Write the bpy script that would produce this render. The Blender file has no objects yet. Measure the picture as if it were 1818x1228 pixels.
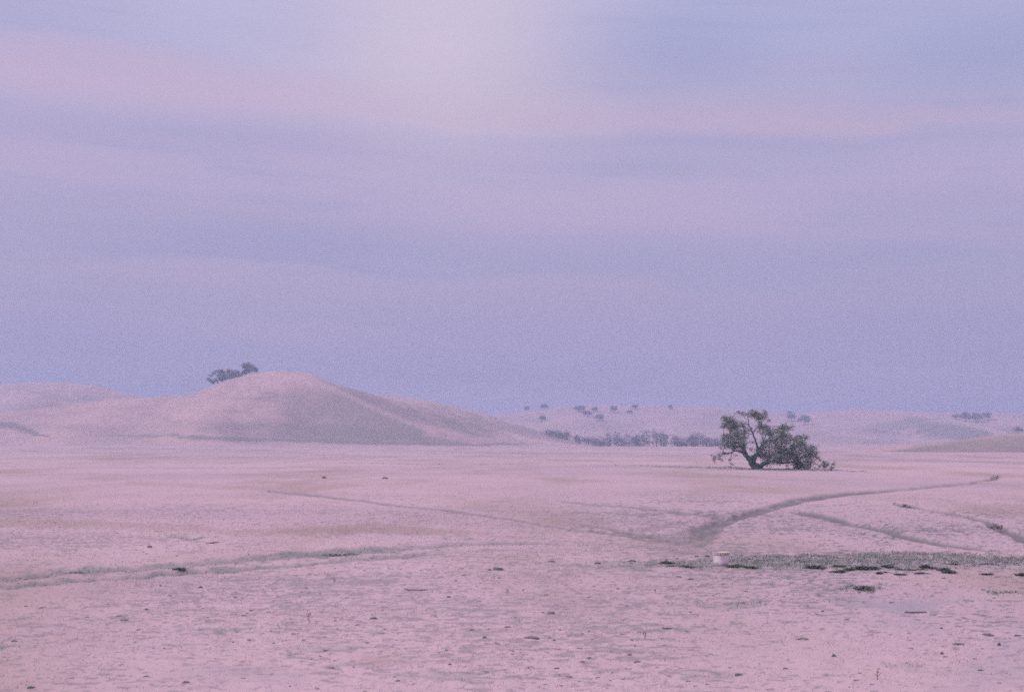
import bpy, math, random
import numpy as np
from mathutils import Vector

random.seed(7)
rng = np.random.default_rng(7)
scene = bpy.context.scene
C = scene.collection

# ------------------------------------------------------------------ camera frame
F = 2525.0                       # focal length in photo pixels (photo 1818 wide)
CAM_Z = 3.8
HOR = 780.0
PITCH = math.atan((HOR - 614.0) / F)
CP, SP = math.cos(PITCH), math.sin(PITCH)


def ray(px, py):
    u = (px - 909.0) / F
    v = (614.0 - py) / F
    return u, CP - v * SP, SP + v * CP


def P(px, py, D):
    """world point seen at photo pixel (px,py) at distance D in y"""
    a, b, c = ray(px, py)
    s = D / b
    return (a * s, D, CAM_Z + c * s)


def G(px, py, z=0.0):
    """world point of the flat ground seen at the pixel"""
    a, b, c = ray(px, py)
    s = (z - CAM_Z) / c
    return (a * s, b * s)


def proj(x, y, z):
    zz = z - CAM_Z
    f = y * CP + zz * SP
    v = -y * SP + zz * CP
    f = np.maximum(f, 1e-3)
    return 909.0 + F * x / f, 614.0 - F * v / f


# ------------------------------------------------------------------ noise
def _hash(ix, iy, seed):
    h = (ix.astype(np.int64) * 374761393 + iy.astype(np.int64) * 668265263 + seed * 974711) & 0x7fffffff
    h = ((h ^ (h >> 13)) * 1274126177) & 0x7fffffff
    h = (h ^ (h >> 16)) & 0xffff
    return h / 65535.0


def vnoise(x, y, seed=0):
    x = np.asarray(x, float); y = np.asarray(y, float)
    ix = np.floor(x); iy = np.floor(y)
    fx = x - ix; fy = y - iy
    fx = fx * fx * fx * (fx * (fx * 6 - 15) + 10)
    fy = fy * fy * fy * (fy * (fy * 6 - 15) + 10)
    a = _hash(ix, iy, seed); b = _hash(ix + 1, iy, seed)
    c = _hash(ix, iy + 1, seed); d = _hash(ix + 1, iy + 1, seed)
    return (a + (b - a) * fx) * (1 - fy) + (c + (d - c) * fx) * fy


def fbm(x, y, seed=0, octs=4, gain=0.5):
    """-1..1"""
    x = np.asarray(x, float); y = np.asarray(y, float)
    s = 0; a = 1; t = 0
    for i in range(octs):
        s = s + a * (vnoise(x, y, seed + i * 17) * 2 - 1)
        t += a
        a *= gain; x = x * 2.03 + 5.1; y = y * 2.03 - 3.7
    return s / t


def sstep(a, b, x):
    t = np.clip((x - a) / (b - a), 0, 1)
    return t * t * (3 - 2 * t)


def polydist(x, y, pts, cols=0):
    """distance of (x,y) to polyline pts[:, :2]; interpolates the other columns at the nearest point"""
    pts = np.asarray(pts, float)
    best = np.full(x.shape, 1e18)
    outs = [np.zeros(x.shape) for _ in range(pts.shape[1] - 2)]
    for i in range(len(pts) - 1):
        ax, ay = pts[i, :2]; bx, by = pts[i + 1, :2]
        dx, dy = bx - ax, by - ay
        t = np.clip(((x - ax) * dx + (y - ay) * dy) / (dx * dx + dy * dy + 1e-12), 0, 1)
        d = (x - ax - t * dx) ** 2 + (y - ay - t * dy) ** 2
        m = d < best
        best = np.where(m, d, best)
        for k in range(len(outs)):
            outs[k] = np.where(m, pts[i, 2 + k] + t * (pts[i + 1, 2 + k] - pts[i, 2 + k]), outs[k])
    return np.sqrt(best), outs


# ------------------------------------------------------------------ mesh helpers
def link(name, me, mat=None, parent=None):
    o = bpy.data.objects.new(name, me)
    C.objects.link(o)
    if mat:
        me.materials.append(mat)
    if parent:
        o.parent = parent
    return o


def mesh_np(name, verts, faces, smooth=True, attrs=None):
    """faces: (n,3) or (n,4) int array"""
    me = bpy.data.meshes.new(name)
    verts = np.asarray(verts, np.float32)
    faces = np.asarray(faces, np.int32)
    n, k = faces.shape
    me.vertices.add(len(verts))
    me.vertices.foreach_set('co', verts.ravel())
    me.loops.add(n * k)
    me.loops.foreach_set('vertex_index', faces.ravel())
    me.polygons.add(n)
    me.polygons.foreach_set('loop_start', np.arange(0, n * k, k, dtype=np.int32))
    me.polygons.foreach_set('loop_total', np.full(n, k, np.int32))
    me.polygons.foreach_set('use_smooth', np.full(n, bool(smooth)))
    for an, av in (attrs or {}).items():
        a = me.attributes.new(an, 'FLOAT', 'POINT')
        a.data.foreach_set('value', np.asarray(av, np.float32).ravel())
    me.update(calc_edges=True)
    me.validate()
    return me


def grid_faces(nr, nc):
    i = np.arange(nr - 1)[:, None] * nc + np.arange(nc - 1)[None, :]
    i = i.ravel()
    return np.stack([i, i + 1, i + nc + 1, i + nc], 1)


def tag(o, label=None, cat=None, group=None, kind=None):
    if label: o['label'] = label
    if cat: o['category'] = cat
    if group: o['group'] = group
    if kind: o['kind'] = kind
    return o


def empty(name, loc, rz=0.0, scale=1.0):
    o = bpy.data.objects.new(name, None)
    C.objects.link(o)
    o.location = loc
    o.rotation_euler = (0, 0, rz)
    o.scale = (scale, scale, scale)
    o.empty_display_size = 0.5
    return o


# ------------------------------------------------------------------ materials
def new_mat(name):
    m = bpy.data.materials.new(name)
    m.use_nodes = True
    nt = m.node_tree
    b = nt.nodes['Principled BSDF']
    b.inputs['Roughness'].default_value = 0.95
    b.inputs['Specular IOR Level'].default_value = 0.08
    return m, nt, b


class NT:
    def __init__(s, nt): s.nt = nt
    def node(s, t, **kw):
        n = s.nt.nodes.new(t)
        for k, v in kw.items(): setattr(n, k, v)
        return n
    def put(s, sock, v):
        if v is None: return
        if isinstance(v, bpy.types.NodeSocket): s.nt.links.new(v, sock)
        elif isinstance(v, (tuple, list)):
            v = tuple(v)
            if sock.type == 'RGBA' and len(v) == 3: v = v + (1,)
            sock.default_value = v
        else: sock.default_value = v
    def math(s, op, a, b=None, c=None, clamp=False):
        n = s.node('ShaderNodeMath', operation=op, use_clamp=clamp)
        s.put(n.inputs[0], a); s.put(n.inputs[1], b)
        if c is not None: s.put(n.inputs[2], c)
        return n.outputs[0]
    def mix(s, f, a, b, blend='MIX'):
        n = s.node('ShaderNodeMix', data_type='RGBA', blend_type=blend)
        s.put(n.inputs[0], f); s.put(n.inputs[6], a); s.put(n.inputs[7], b)
        return n.outputs[2]
    def ramp(s, v, lo, hi, a=0.0, b=1.0):
        n = s.node('ShaderNodeMapRange', interpolation_type='SMOOTHSTEP')
        s.put(n.inputs[0], v); s.put(n.inputs[1], lo); s.put(n.inputs[2], hi); s.put(n.inputs[3], a); s.put(n.inputs[4], b)
        return n.outputs[0]
    def noise(s, vec, scale, detail=4, rough=0.55, sc=(1, 1, 1)):
        if sc != (1, 1, 1):
            m = s.node('ShaderNodeMapping'); s.put(m.inputs[0], vec); m.inputs['Scale'].default_value = sc; vec = m.outputs[0]
        n = s.node('ShaderNodeTexNoise'); s.put(n.inputs['Vector'], vec)
        n.inputs['Scale'].default_value = scale; n.inputs['Detail'].default_value = detail; n.inputs['Roughness'].default_value = rough
        return n.outputs[0]
    def attr(s, name):
        return s.node('ShaderNodeAttribute', attribute_name=name).outputs['Fac']


STRAW = (0.345, 0.242, 0.276)
STRAW2 = (0.285, 0.208, 0.240)
SOIL = (0.105, 0.096, 0.108)
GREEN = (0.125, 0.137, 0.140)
TAN = (0.222, 0.160, 0.150)


def mat_ground():
    m, nt, b = new_mat('dry grass ground'); n = NT(nt)
    pos = n.node('ShaderNodeNewGeometry').outputs['Position']
    big = n.noise(pos, 0.018, 3, 0.5, (1, .45, 1))
    med = n.noise(pos, 0.16, 5, 0.6, (1, .55, 1))
    fine = n.noise(pos, 1.6, 5, 0.65)
    tiny = n.noise(pos, 9.0, 4, 0.7)
    far = n.noise(pos, 0.03, 4, 0.6, (.22, .8, 1))
    col = n.mix(n.ramp(big, .38, .66), STRAW, STRAW2)
    col = n.mix(n.ramp(far, .46, .64, 0, .6), col, (0.235, 0.172, 0.222))
    col = n.mix(n.ramp(med, .5, .75, 0, .5), col, (0.25, 0.182, 0.235))
    col = n.mix(n.ramp(fine, .52, .74, 0, .45), col, (0.215, 0.17, 0.205))
    col = n.mix(n.ramp(tiny, .3, .7, 0, .4), col, (0.395, 0.285, 0.33))
    brown = n.noise(pos, 0.07, 4, .6, (1, .3, 1))
    col = n.mix(n.ramp(brown, .45, .68, 0, .7), col, TAN)
    col = n.mix(n.attr('patch'), col, n.mix(n.ramp(tiny, .35, .65), (0.085, 0.085, 0.096), (0.17, 0.142, 0.162)))
    col = n.mix(n.attr('tan'), col, TAN)
    col = n.mix(n.attr('soil'), col, n.mix(fine, SOIL, (0.15, 0.125, 0.14)))
    col = n.mix(n.attr('bare'), col, (0.235, 0.195, 0.235))
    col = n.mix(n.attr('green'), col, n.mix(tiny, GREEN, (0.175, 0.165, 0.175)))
    n.put(b.inputs['Base Color'], col)
    bump = n.node('ShaderNodeBump'); bump.inputs['Strength'].default_value = 0.5; bump.inputs['Distance'].default_value = 0.06
    n.put(bump.inputs['Height'], n.math('ADD', fine, n.math('MULTIPLY', tiny, .5)))
    n.put(b.inputs['Normal'], bump.outputs[0])
    return m


def mat_hill():
    m, nt, b = new_mat('dry grass hillside'); n = NT(nt)
    pos = n.node('ShaderNodeNewGeometry').outputs['Position']
    big = n.noise(pos, 0.012, 4, 0.6)
    med = n.noise(pos, 0.06, 6, 0.68, (1, 1, 2))
    streak = n.noise(pos, 0.05, 5, 0.7, (.5, .5, 5))
    fine = n.noise(pos, 0.35, 5, 0.7)
    col = n.mix(n.ramp(big, .35, .68), (0.375, 0.245, 0.255), (0.29, 0.197, 0.207))
    col = n.mix(n.ramp(med, .48, .72, 0, .6), col, (0.205, 0.155, 0.175))
    col = n.mix(n.ramp(streak, .5, .72, 0, .55), col, (0.20, 0.155, 0.165))
    col = n.mix(n.ramp(fine, .4, .75, 0, .4), col, (0.16, 0.128, 0.138))
    speck = n.noise(pos, 0.9, 3, 0.7)
    col = n.mix(n.ramp(speck, .52, .68, 0, .45), col, (0.15, 0.122, 0.128))
    g = n.attr('green')
    gm = n.math('MULTIPLY', g, n.ramp(n.math('ADD', med, n.math('MULTIPLY', g, .45)), .36, .85))
    col = n.mix(gm, col, n.mix(fine, (0.115, 0.108, 0.105), (0.175, 0.145, 0.145)))  # growth and slope shade share this dark colour
    col = n.mix(n.math('MULTIPLY', n.attr('tan'), n.ramp(med, .3, .65, .2, .75)), col, (0.36, 0.255, 0.27))  # lit ridge lines, painted paler
    n.put(b.inputs['Base Color'], col)
    bump = n.node('ShaderNodeBump'); bump.inputs['Strength'].default_value = 0.5; bump.inputs['Distance'].default_value = 1.2
    n.put(bump.inputs['Height'], n.math('ADD', med, n.math('MULTIPLY', fine, .4)))
    n.put(b.inputs['Normal'], bump.outputs[0])
    return m


def mat_island(name, c0, c1, c2=None, dark=False):
    """colour varies from one loose leaf / blade to the next"""
    m, nt, b = new_mat(name); n = NT(nt)
    r = n.node('ShaderNodeNewGeometry').outputs['Random Per Island']
    col = n.mix(r, c0, c1)
    if c2:
        pos = n.node('ShaderNodeTexCoord').outputs['Object']
        col = n.mix(n.ramp(n.noise(pos, 0.9, 3), .45, .65), col, c2)
    if dark:
        col = n.mix(n.attr('dark'), col, n.mix(r, (0.08, 0.078, 0.09), (0.17, 0.14, 0.16)))
    n.put(b.inputs['Base Color'], col)
    return m


def mat_rough(name, c0, c1, scale, bump=0.3, dist=0.03, rough=.95):
    m, nt, b = new_mat(name); n = NT(nt)
    pos = n.node('ShaderNodeTexCoord').outputs['Object']
    t = n.noise(pos, scale, 5, .65)
    n.put(b.inputs['Base Color'], n.mix(n.ramp(t, .3, .7), c0, c1))
    b.inputs['Roughness'].default_value = rough
    bp = n.node('ShaderNodeBump'); bp.inputs['Strength'].default_value = bump; bp.inputs['Distance'].default_value = dist
    n.put(bp.inputs['Height'], t); n.put(b.inputs['Normal'], bp.outputs[0])
    return m


M_GROUND = mat_ground()
M_HILL = mat_hill()
M_BLADE = mat_island('straw blades', (0.40, 0.282, 0.332), (0.205, 0.155, 0.178), dark=True)
M_GBLADE = mat_island('green blades', (0.080, 0.102, 0.098), (0.195, 0.170, 0.170))
M_LEAF = mat_island('oak leaves', (0.095, 0.150, 0.145), (0.245, 0.25, 0.24), (0.30, 0.262, 0.24))
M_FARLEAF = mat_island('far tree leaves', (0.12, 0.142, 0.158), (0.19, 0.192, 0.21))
M_BARK = mat_rough('oak bark', (0.042, 0.082, 0.084), (0.082, 0.120, 0.120), 4.0, .6, .05)
M_TWIG = mat_rough('dry twigs', (0.19, 0.145, 0.155), (0.28, 0.205, 0.215), 20.0)
M_DUNG = mat_rough('dried dung', (0.060, 0.075, 0.076), (0.13, 0.118, 0.12), 14.0, .8, .02)
M_CLOD = mat_rough('brown clod', (0.10, 0.088, 0.095), (0.19, 0.15, 0.16), 12.0, .8, .02)

# ------------------------------------------------------------------ ground masks (soil, growth, bare earth)
# polylines in photo pixels: (px, py, half thickness px, strength)
TRACKS = [
    # worn earth of the wheel ruts, lower left
    [(-120, 1046, 4, .4), (0, 1029, 4, .4), (130, 1012, 5, .5), (220, 1010, 4, .4), (350, 1000, 4, .4), (440, 993, 4, .4), (540, 983, 6, .5), (640, 977, 6, .5), (720, 972, 4, .4), (800, 967, 3.5, .35), (880, 963, 3, .3), (1000, 962, 3, .2)],
    [(-120, 1056, 4, .4), (0, 1042, 2.5, .5), (120, 1032, 3, .5), (260, 1022, 3, .5), (330, 1014, 3.5, .7), (400, 1012, 3, .6), (500, 1004, 2.5, .5), (600, 996, 3, .5), (700, 989, 3, .5), (780, 982, 3, .4)],
    # the winding cattle trail that passes right of the oak
    [(1775, 846, 1.5, .5), (1762, 851, 2, .7), (1720, 858, 2, .7), (1620, 866, 2, .75), (1510, 875, 3, .85), (1420, 887, 4.5, .9), (1350, 906, 4.5, .9),
     (1300, 921, 3.5, .8), (1265, 931, 6, .75), (1246, 945, 10, .7), (1240, 960, 8, .6)],
    [(1250, 958, 5, .7), (1200, 957, 7, .75), (1160, 950, 4, .7), (1110, 942, 3, .55), (1040, 930, 2, .3)],
    [(1250, 961, 4, .6), (1180, 958, 5, .6), (1100, 946, 3, .45), (1010, 940, 2, .2)],
    [(1000, 889, 1.5, .4), (1060, 894, 1.8, .7), (1110, 897, 1.6, .5), (1160, 902, 2.0, .8), (1230, 911, 2.4, .95), (1285, 919, 2, .8)],
    [(1210, 928, 4, .3), (1150, 938, 4, .35), (1110, 944, 3, .3)],
    [(1405, 909, 2, .5), (1440, 912, 4, .9), (1480, 920, 4, 1), (1520, 930, 2.5, .85), (1575, 940, 3.5, 1), (1630, 955, 4.5, 1), (1680, 965, 3.2, 1),
     (1725, 970, 3, .75), (1775, 977, 1, .3)],
    [(1520, 944, 1.2, .5), (1595, 955, 1.6, .55)],
    [(1590, 894, 1.5, .7), (1606, 897, 3, .9), (1640, 903, 1.3, .4), (1665, 908, 1.8, .7), (1710, 915, 2.0, .9), (1755, 925, 2.4, .95), (1765, 931, 4, 1),
     (1785, 941, 4, 1), (1818, 954, 5, 1), (1860, 962, 6, .85)],
    # the long thin trail on the left half
    [(480, 872, 1.4, .7), (560, 879, 1.8, .8), (640, 887, 1.6, .7), (740, 899, 1.7, .8), (800, 904, 1.9, .9), (870, 915, 2.1, .95), (920, 922, 1.7, .7), (1010, 938, 1.4, .45)],
    [(1100, 940, 1.8, .8), (1150, 949, 2.2, .9), (1200, 956, 2.5, .9)], [(1050, 940, 1.5, .5), (1120, 949, 1.8, .7), (1180, 960, 2.2, .8)],
    [(1240, 938, 5, .5), (1215, 950, 7, .5), (1205, 960, 4, .5)],
    [(900, 965, 2, .4), (960, 963, 2, .6), (1000, 965, 1.5, .4)],
]
GREENS = [
    # growth in the wheel ruts, lower left
    [(-120, 1046, 5, .35), (0, 1029, 6, .45), (75, 1021, 6, .5), (130, 1012, 7, .6), (220, 1011, 6, .45), (300, 1006, 5, .42), (350, 1001, 5, .4), (440, 994, 5, .4),
     (540, 984, 7, .6), (640, 978, 7, .6), (720, 973, 5, .4), (800, 968, 4, .32), (880, 963, 3, .22)],
    [(-120, 1056, 4, .3), (0, 1042, 2.5, .4), (120, 1032, 3, .42), (260, 1022, 3, .4), (330, 1014, 3.5, .75), (400, 1012, 3, .5), (500, 1004, 2.5, .38), (600, 995, 3, .4), (700, 988, 3, .4), (780, 981, 2, .28)],
    # band of green growth beyond the tub, right
    [(1020, 1004, 4, .25), (1090, 1004, 6, .42), (1160, 1004, 8, .5), (1260, 1000, 10, .5), (1330, 996, 11, .66), (1440, 994, 11, .78), (1560, 992, 12, .85), (1660, 991, 11, .80), (1760, 994, 10, .72), (1880, 998, 11, .72)],
    [(1340, 1006, 4, .35), (1440, 1007, 5, .48), (1540, 1008, 6, .52), (1680, 1006, 6, .45), (1818, 1008, 6, .30)],
    # dark line along the foot of the oak
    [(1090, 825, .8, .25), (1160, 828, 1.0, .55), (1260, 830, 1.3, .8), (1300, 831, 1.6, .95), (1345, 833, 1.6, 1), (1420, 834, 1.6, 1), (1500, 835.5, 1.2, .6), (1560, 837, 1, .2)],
    [(800, 803, .8, .3), (950, 804, .9, .5), (1080, 805, .8, .4), (1180, 808, .7, .25)],
    [(600, 822, .7, .25), (760, 824, .8, .4), (820, 825, .7, .2)],
    [(40, 800, .9, .4), (140, 803, 1.1, .45), (250, 806, .9, .3)],
    [(160, 795, .9, .4), (330, 797, 1, .4), (500, 799, .8, .25)],
    # thin streaks of green in the foreground
    [(300, 1120, 2, .3), (360, 1119, 2.5, .75), (410, 1119, 2.5, .85), (450, 1121, 1.5, .3)],
    [(0, 1099, 2, .5), (50, 1098, 2, .3)], [(0, 1147, 2.5, .7), (45, 1144, 3, .8)],
    [(520, 1147, 6, .25), (600, 1152, 6, .3)], [(740, 1200, 8, .35), (840, 1207, 8, .35)],
    [(1020, 1112, 6, .3), (1090, 1115, 5, .4), (1190, 1117, 2.5, .5), (1280, 1118, 2, .5)],
    [(1255, 1075, 7, .4), (1300, 1076, 7, .55), (1350, 1074, 4, .4)],
    [(1500, 1048, 3, .4), (1535, 1049, 5, .7), (1550, 1047, 2, .4)], [(1745, 1053, 2, .4), (1800, 1054, 3, .6)],
    [(1480, 1066, 2.5, .5), (1510, 1071, 2, .55), (1535, 1072, 1.5, .5)],
    [(1220, 1204, 6, .4), (1300, 1206, 5, .35)], [(1590, 1180, 5, .3), (1640, 1192, 5, .35)],
    [(250, 955, 2, .4), (285, 957, 2, .2)], [(310, 955, 2, .5), (345, 956, 2.5, .55), (370, 958, 1.5, .3)],
    [(500, 1155, 3, .5), (535, 1156, 3, .4)], [(560, 1150, 3, .3), (590, 1158, 3, .5)],
]
TANS = [
    [(1225, 1008, 5, .3), (1280, 1007, 6, .4), (1340, 1009, 5, .3)],
    [(-50, 927, 6, .4), (60, 930, 8, .5), (170, 931, 7, .5), (300, 936, 5, .4), (420, 944, 4, .35), (540, 943, 7, .7), (640, 938, 8, .75), (760, 943, 6, .6), (860, 946, 4, .3)],
    [(230, 857, 4, .25), (420, 866, 4, .3), (560, 872, 4, .25)],
    [(1380, 974, 4, .4), (1450, 973, 4, .4)], [(1130, 962, 3, .3), (1200, 966, 4, .3)],
    [(700, 1170, 8, .4), (640, 1178, 8, .35)],
]
BARES = [
    [(1490, 1068, 6, .5), (1560, 1076, 10, .75), (1620, 1080, 11, .85), (1660, 1078, 8, .7), (1690, 1070, 4, .4)],
    [(1590, 1112, 10, .3), (1640, 1118, 10, .3)], [(1700, 1215, 20, .3), (1790, 1190, 25, .4), (1840, 1130, 20, .3)],
    [(380, 1195, 16, .25), (480, 1200, 16, .3)], [(240, 1030, 8, .15), (340, 1027, 8, .2)],
]


def mask(px, py, lines, jx, jy):
    m = np.zeros(px.shape)
    for L in lines:
        a = np.asarray(L, float)
        lo = a[:, 1].min() - 40; hi = a[:, 1].max() + 40
        sel = (py > lo) & (py < hi) & (px > a[:, 0].min() - 60) & (px < a[:, 0].max() + 60)
        if not sel.any(): continue
        K = 3.0                                      # compress x: thickness is measured mostly upright
        b = a.copy(); b[:, 0] /= K
        qx = (px[sel] + jx[sel]) / K; qy = py[sel] + jy[sel]
        d, (w, s) = polydist(qx, qy, b)
        v = s * (1 - sstep(0.55, 1.45, d / w))
        mm = m[sel]; m[sel] = np.maximum(mm, v)
    return m


def ground_base(x, y):
    z = 1.5 * sstep(620, 980, y) * sstep(60, -120, x) - 0.3 * sstep(500, 900, y) * sstep(-60, 80, x)
    d = np.sqrt(x * x + y * y)
    z = z + 0.10 * fbm(x / 22, y / 22, 3, 3) * sstep(8, 40, d) * (1 - .5 * sstep(150, 300, d))
    z = z + 0.30 * fbm(x / 160, y / 90, 5, 3) * sstep(160, 420, d)
    return z


def ground_masks(x, y):
    """albedo masks of the soil, evaluated where the flat pasture is"""
    xf = np.asarray(x, float); yf = np.asarray(y, float)
    ok = yf > 8
    px = np.full(xf.shape, -9999.0); py = np.full(xf.shape, -9999.0)
    a, b = proj(xf[ok], yf[ok], np.zeros(ok.sum()))
    px[ok] = a; py[ok] = b
    rel = np.clip((py - HOR) / 200, .05, 3)
    jx = 26 * fbm(px / 40, py / 10, 41, 3) * rel
    jy = 6.0 * fbm(px / 26, py / 9, 47, 4) * rel
    n1 = fbm(px / 13, py / 3.2, 53, 3)
    n2 = fbm(px / 60, py / 20, 59, 3)
    soil = mask(px, py, TRACKS, jx * .3, jy * .32)
    soil = np.clip(soil * (1.05 + .7 * n1 + .5 * n2), 0, 1)
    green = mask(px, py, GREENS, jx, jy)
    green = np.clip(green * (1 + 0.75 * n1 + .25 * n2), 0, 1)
    tan = np.clip(mask(px, py, TANS, jx, jy) * (1 + .3 * n1), 0, 1)
    bare = np.clip(mask(px, py, BARES, jx, jy) * (1 + .3 * n2), 0, 1)
    return soil, green, tan, bare


def patches(x, y):
    """small dark bits: hoof-turned soil, dead leaves, flattened dung"""
    d = np.sqrt(x * x + y * y)
    big = fbm(x / 6, y / 9, 83, 3)
    a = fbm(x / .42, y / .22, 87, 3)
    b = fbm(x / 1.1, y / .5, 89, 4, .65)
    p = sstep(.30, .52, a + .45 * big) * .95 + sstep(.30, .56, b + .5 * big) * .32
    c = fbm(x / .17, y / .13, 97, 2)
    p = np.maximum(p, sstep(.36, .52, c + .42 * big + .25 * b) * .95)
    edge = np.clip(.55 + .45 * sstep(0, 12, x - 1), 0, 1)
    return np.clip(p, 0, 1) * (1 - sstep(70, 120, d)) * edge


def ground_z(x, y, masks=None):
    z = ground_base(x, y)
    d = np.sqrt(x * x + y * y)
    near = 1 - sstep(55, 110, d)
    z = z + near * (0.030 * fbm(x / .9, y / .9, 11, 3) + 0.016 * fbm(x / .17, y / .17, 13, 2))
    if masks is not None:
        soil, green, tan, bare = masks
        z = z - 0.16 * soil * sstep(20, 60, d)          # worn-down trails
    return z


def gz(x, y):
    xa = np.array([x], float); ya = np.array([y], float)
    return float(ground_z(xa, ya, ground_masks(xa, ya))[0])


def build_ground():
    pys = np.concatenate([np.arange(1420, 1000, -1.5), np.arange(1000, 830, -0.8), np.arange(830, 785, -0.6), np.arange(785, 783.6, -0.4)])
    ys = np.array([G(909, p)[1] for p in pys])
    pxs = np.concatenate([np.arange(-900, -60, 12.0), np.arange(-60, 1880, 2.4), np.arange(1880, 2720, 12.0)])
    tans = (pxs - 909) / F
    Y, T = np.meshgrid(ys, tans, indexing='ij')
    X = Y * T / CP
    x = X.ravel(); y = Y.ravel()
    mk = ground_masks(x, y)
    z = ground_z(x, y, mk)
    v = np.stack([x, y, z], 1)
    f = grid_faces(len(ys), len(tans))
    # the rest of the plain, out to the horizon all round (lies just under the fine part)
    g = np.concatenate([-np.geomspace(2600, 6, 50), [0], np.geomspace(6, 2600, 50)])
    X2, Y2 = np.meshgrid(g, g, indexing='ij')
    x2 = X2.ravel(); y2 = Y2.ravel()
    infan = (y2 > 14) & (np.abs(x2) < y2 * .72)
    z2 = ground_base(x2, y2) * np.where(infan, 1, 1) - np.where(infan, 0.6 + 0.004 * y2, 0.08)
    v2 = np.stack([x2, y2, z2], 1)
    f2 = grid_faces(len(g), len(g))[:, ::-1] + len(v)
    at = {}
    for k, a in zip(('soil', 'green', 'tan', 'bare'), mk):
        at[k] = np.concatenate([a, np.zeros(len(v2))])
    at['patch'] = np.concatenate([patches(x, y) * (1 - mk[3] * .7), np.zeros(len(v2))])
    me = mesh_np('ground', np.concatenate([v, v2]), np.concatenate([f, f2]), True, at)
    tag(link('ground', me, M_GROUND), kind='structure')


build_ground()


# ------------------------------------------------------------------ hills
def pxline(*pts):
    """(px, py, D, w) -> world (x, y, z, w)"""
    out = []
    for (px, py, D, w) in pts:
        a = P(px, py, D); out.append((a[0], a[1], a[2], w))
    return out


HILLS = []
SINK = 1.5


def hill(name, ridges, pxr, Dr, step=2.5, dD=5.0, gully=0.10, growth_shade=(), lights=(), seed=0, gfreq=60.0):
    pxs = np.arange(pxr[0], pxr[1] + step, step)
    ds = np.arange(Dr[0], Dr[1] + dD, dD)
    D, PX = np.meshgrid(ds, pxs, indexing='ij')
    x = ((PX - 909) / F * D / CP).ravel(); y = D.ravel()

    def height(x, y):
        base = ground_base(x, y)
        tot = np.zeros(x.shape)
        first = True
        wx = x + 6 * fbm(x / 50, y / 50, seed + 5, 2); wy = y + 6 * fbm(x / 50, y / 50, seed + 9, 2)
        for r in ridges:
            if not first:
                r = [(r[0][0], r[0][1], r[0][2] * .86, r[0][3])] + list(r[1:])
            first = False
            d, (zc, w) = polydist(wx, wy, r)
            h = np.maximum(zc - base + SINK, 0)
            tot += (h * np.exp(-(d / w) ** 2)) ** 12
        h = tot ** (1 / 12)
        rel = np.clip(h / 14, 0, 1)
        h = h * (1 + gully * .45 * fbm(x / gfreq, y / gfreq, seed + 21, 4)) + rel * gully * 1.5 * fbm(x / 14, y / 14, seed + 33, 3)
        return base - SINK + h
    z = height(x, y)
    qx, qy = proj(x, y, z)
    jx = 18 * fbm(x / 40, y / 40, seed + 1, 3); jy = 5 * fbm(x / 25, y / 25, seed + 2, 3)
    g = mask(qx, qy, growth_shade, jx, jy) if growth_shade else np.zeros(x.shape)  # growth patches, with shade of the dark slopes put into the colour
    l = mask(qx, qy, lights, jx * .3, jy * .3) if lights else np.zeros(x.shape)  # ridge crests painted paler, as if catching the light
    me = mesh_np(name, np.stack([x, y, z], 1), grid_faces(len(ds), len(pxs)), True, {'green': g, 'tan': l})  # on hills: green holds growth and slope shade, tan the painted lit crests
    o = link(name, me, M_HILL)
    tag(o, kind='structure')
    HILLS.append(height)
    return height


H_MAIN = hill('hill', [
    pxline((-160, 744, 990, 80), (0, 737, 965, 78), (80, 724, 955, 74), (150, 715, 950, 72), (255, 709, 948, 72), (330, 701, 945, 74), (385, 684, 942, 76), (430, 671, 938, 78),
           (465, 664, 934, 78), (505, 661, 930, 78), (545, 664, 932, 74), (600, 679, 940, 70), (650, 695, 950, 66), (700, 713, 960, 62), (760, 733, 975, 60), (840, 757, 1000, 55), (930, 786, 1020, 40)),
    pxline((505, 661, 930, 60), (545, 668, 915, 42), (600, 692, 890, 36), (650, 717, 865, 34), (710, 745, 838, 32), (765, 766, 815, 30), (800, 786, 800, 25)),
    pxline((450, 668, 936, 55), (415, 700, 890, 42), (380, 735, 845, 36), (360, 765, 800, 30)),
    pxline((200, 712, 950, 60), (170, 745, 890, 45), (150, 770, 840, 35)),
], (-500, 1010), (560, 1250), 3.0, 5.0, .12,
    growth_shade=[[(330, 752, 8, .3), (400, 760, 10, .4), (480, 764, 12, .6), (560, 766, 14, .85), (640, 768, 16, .95), (740, 778, 8, .9), (820, 786, 4, .7)],
            [(540, 700, 18, .45), (600, 720, 24, .68), (660, 740, 22, .78), (720, 768, 13, .85)],
            [(470, 690, 10, .3), (560, 740, 20, .6)],
            [(610, 690, 5, .5), (680, 712, 6, .55), (740, 732, 7, .6), (800, 752, 9, .6), (860, 772, 7, .6)],
            [(60, 757, 5, .35), (130, 756, 4, .3)], [(-200, 744, 9, 1), (-40, 749, 8, 1), (10, 755, 6.5, 1), (45, 764, 4.5, 1), (78, 774, 2.5, .9)], [(150, 772, 2.5, .5), (290, 773, 3, .8), (380, 776, 3.5, .9), (480, 780, 3.5, 1), (600, 784, 3.5, 1), (720, 787, 3.5, 1), (850, 790, 3, .9), (960, 794, 2, .6)]],
    lights=[[(515, 668, 4, .5), (560, 676, 3, .7), (600, 692, 3, .8), (650, 716, 2.5, .8), (710, 743, 2.5, .8), (770, 766, 2, .6)]], seed=100)

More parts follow.
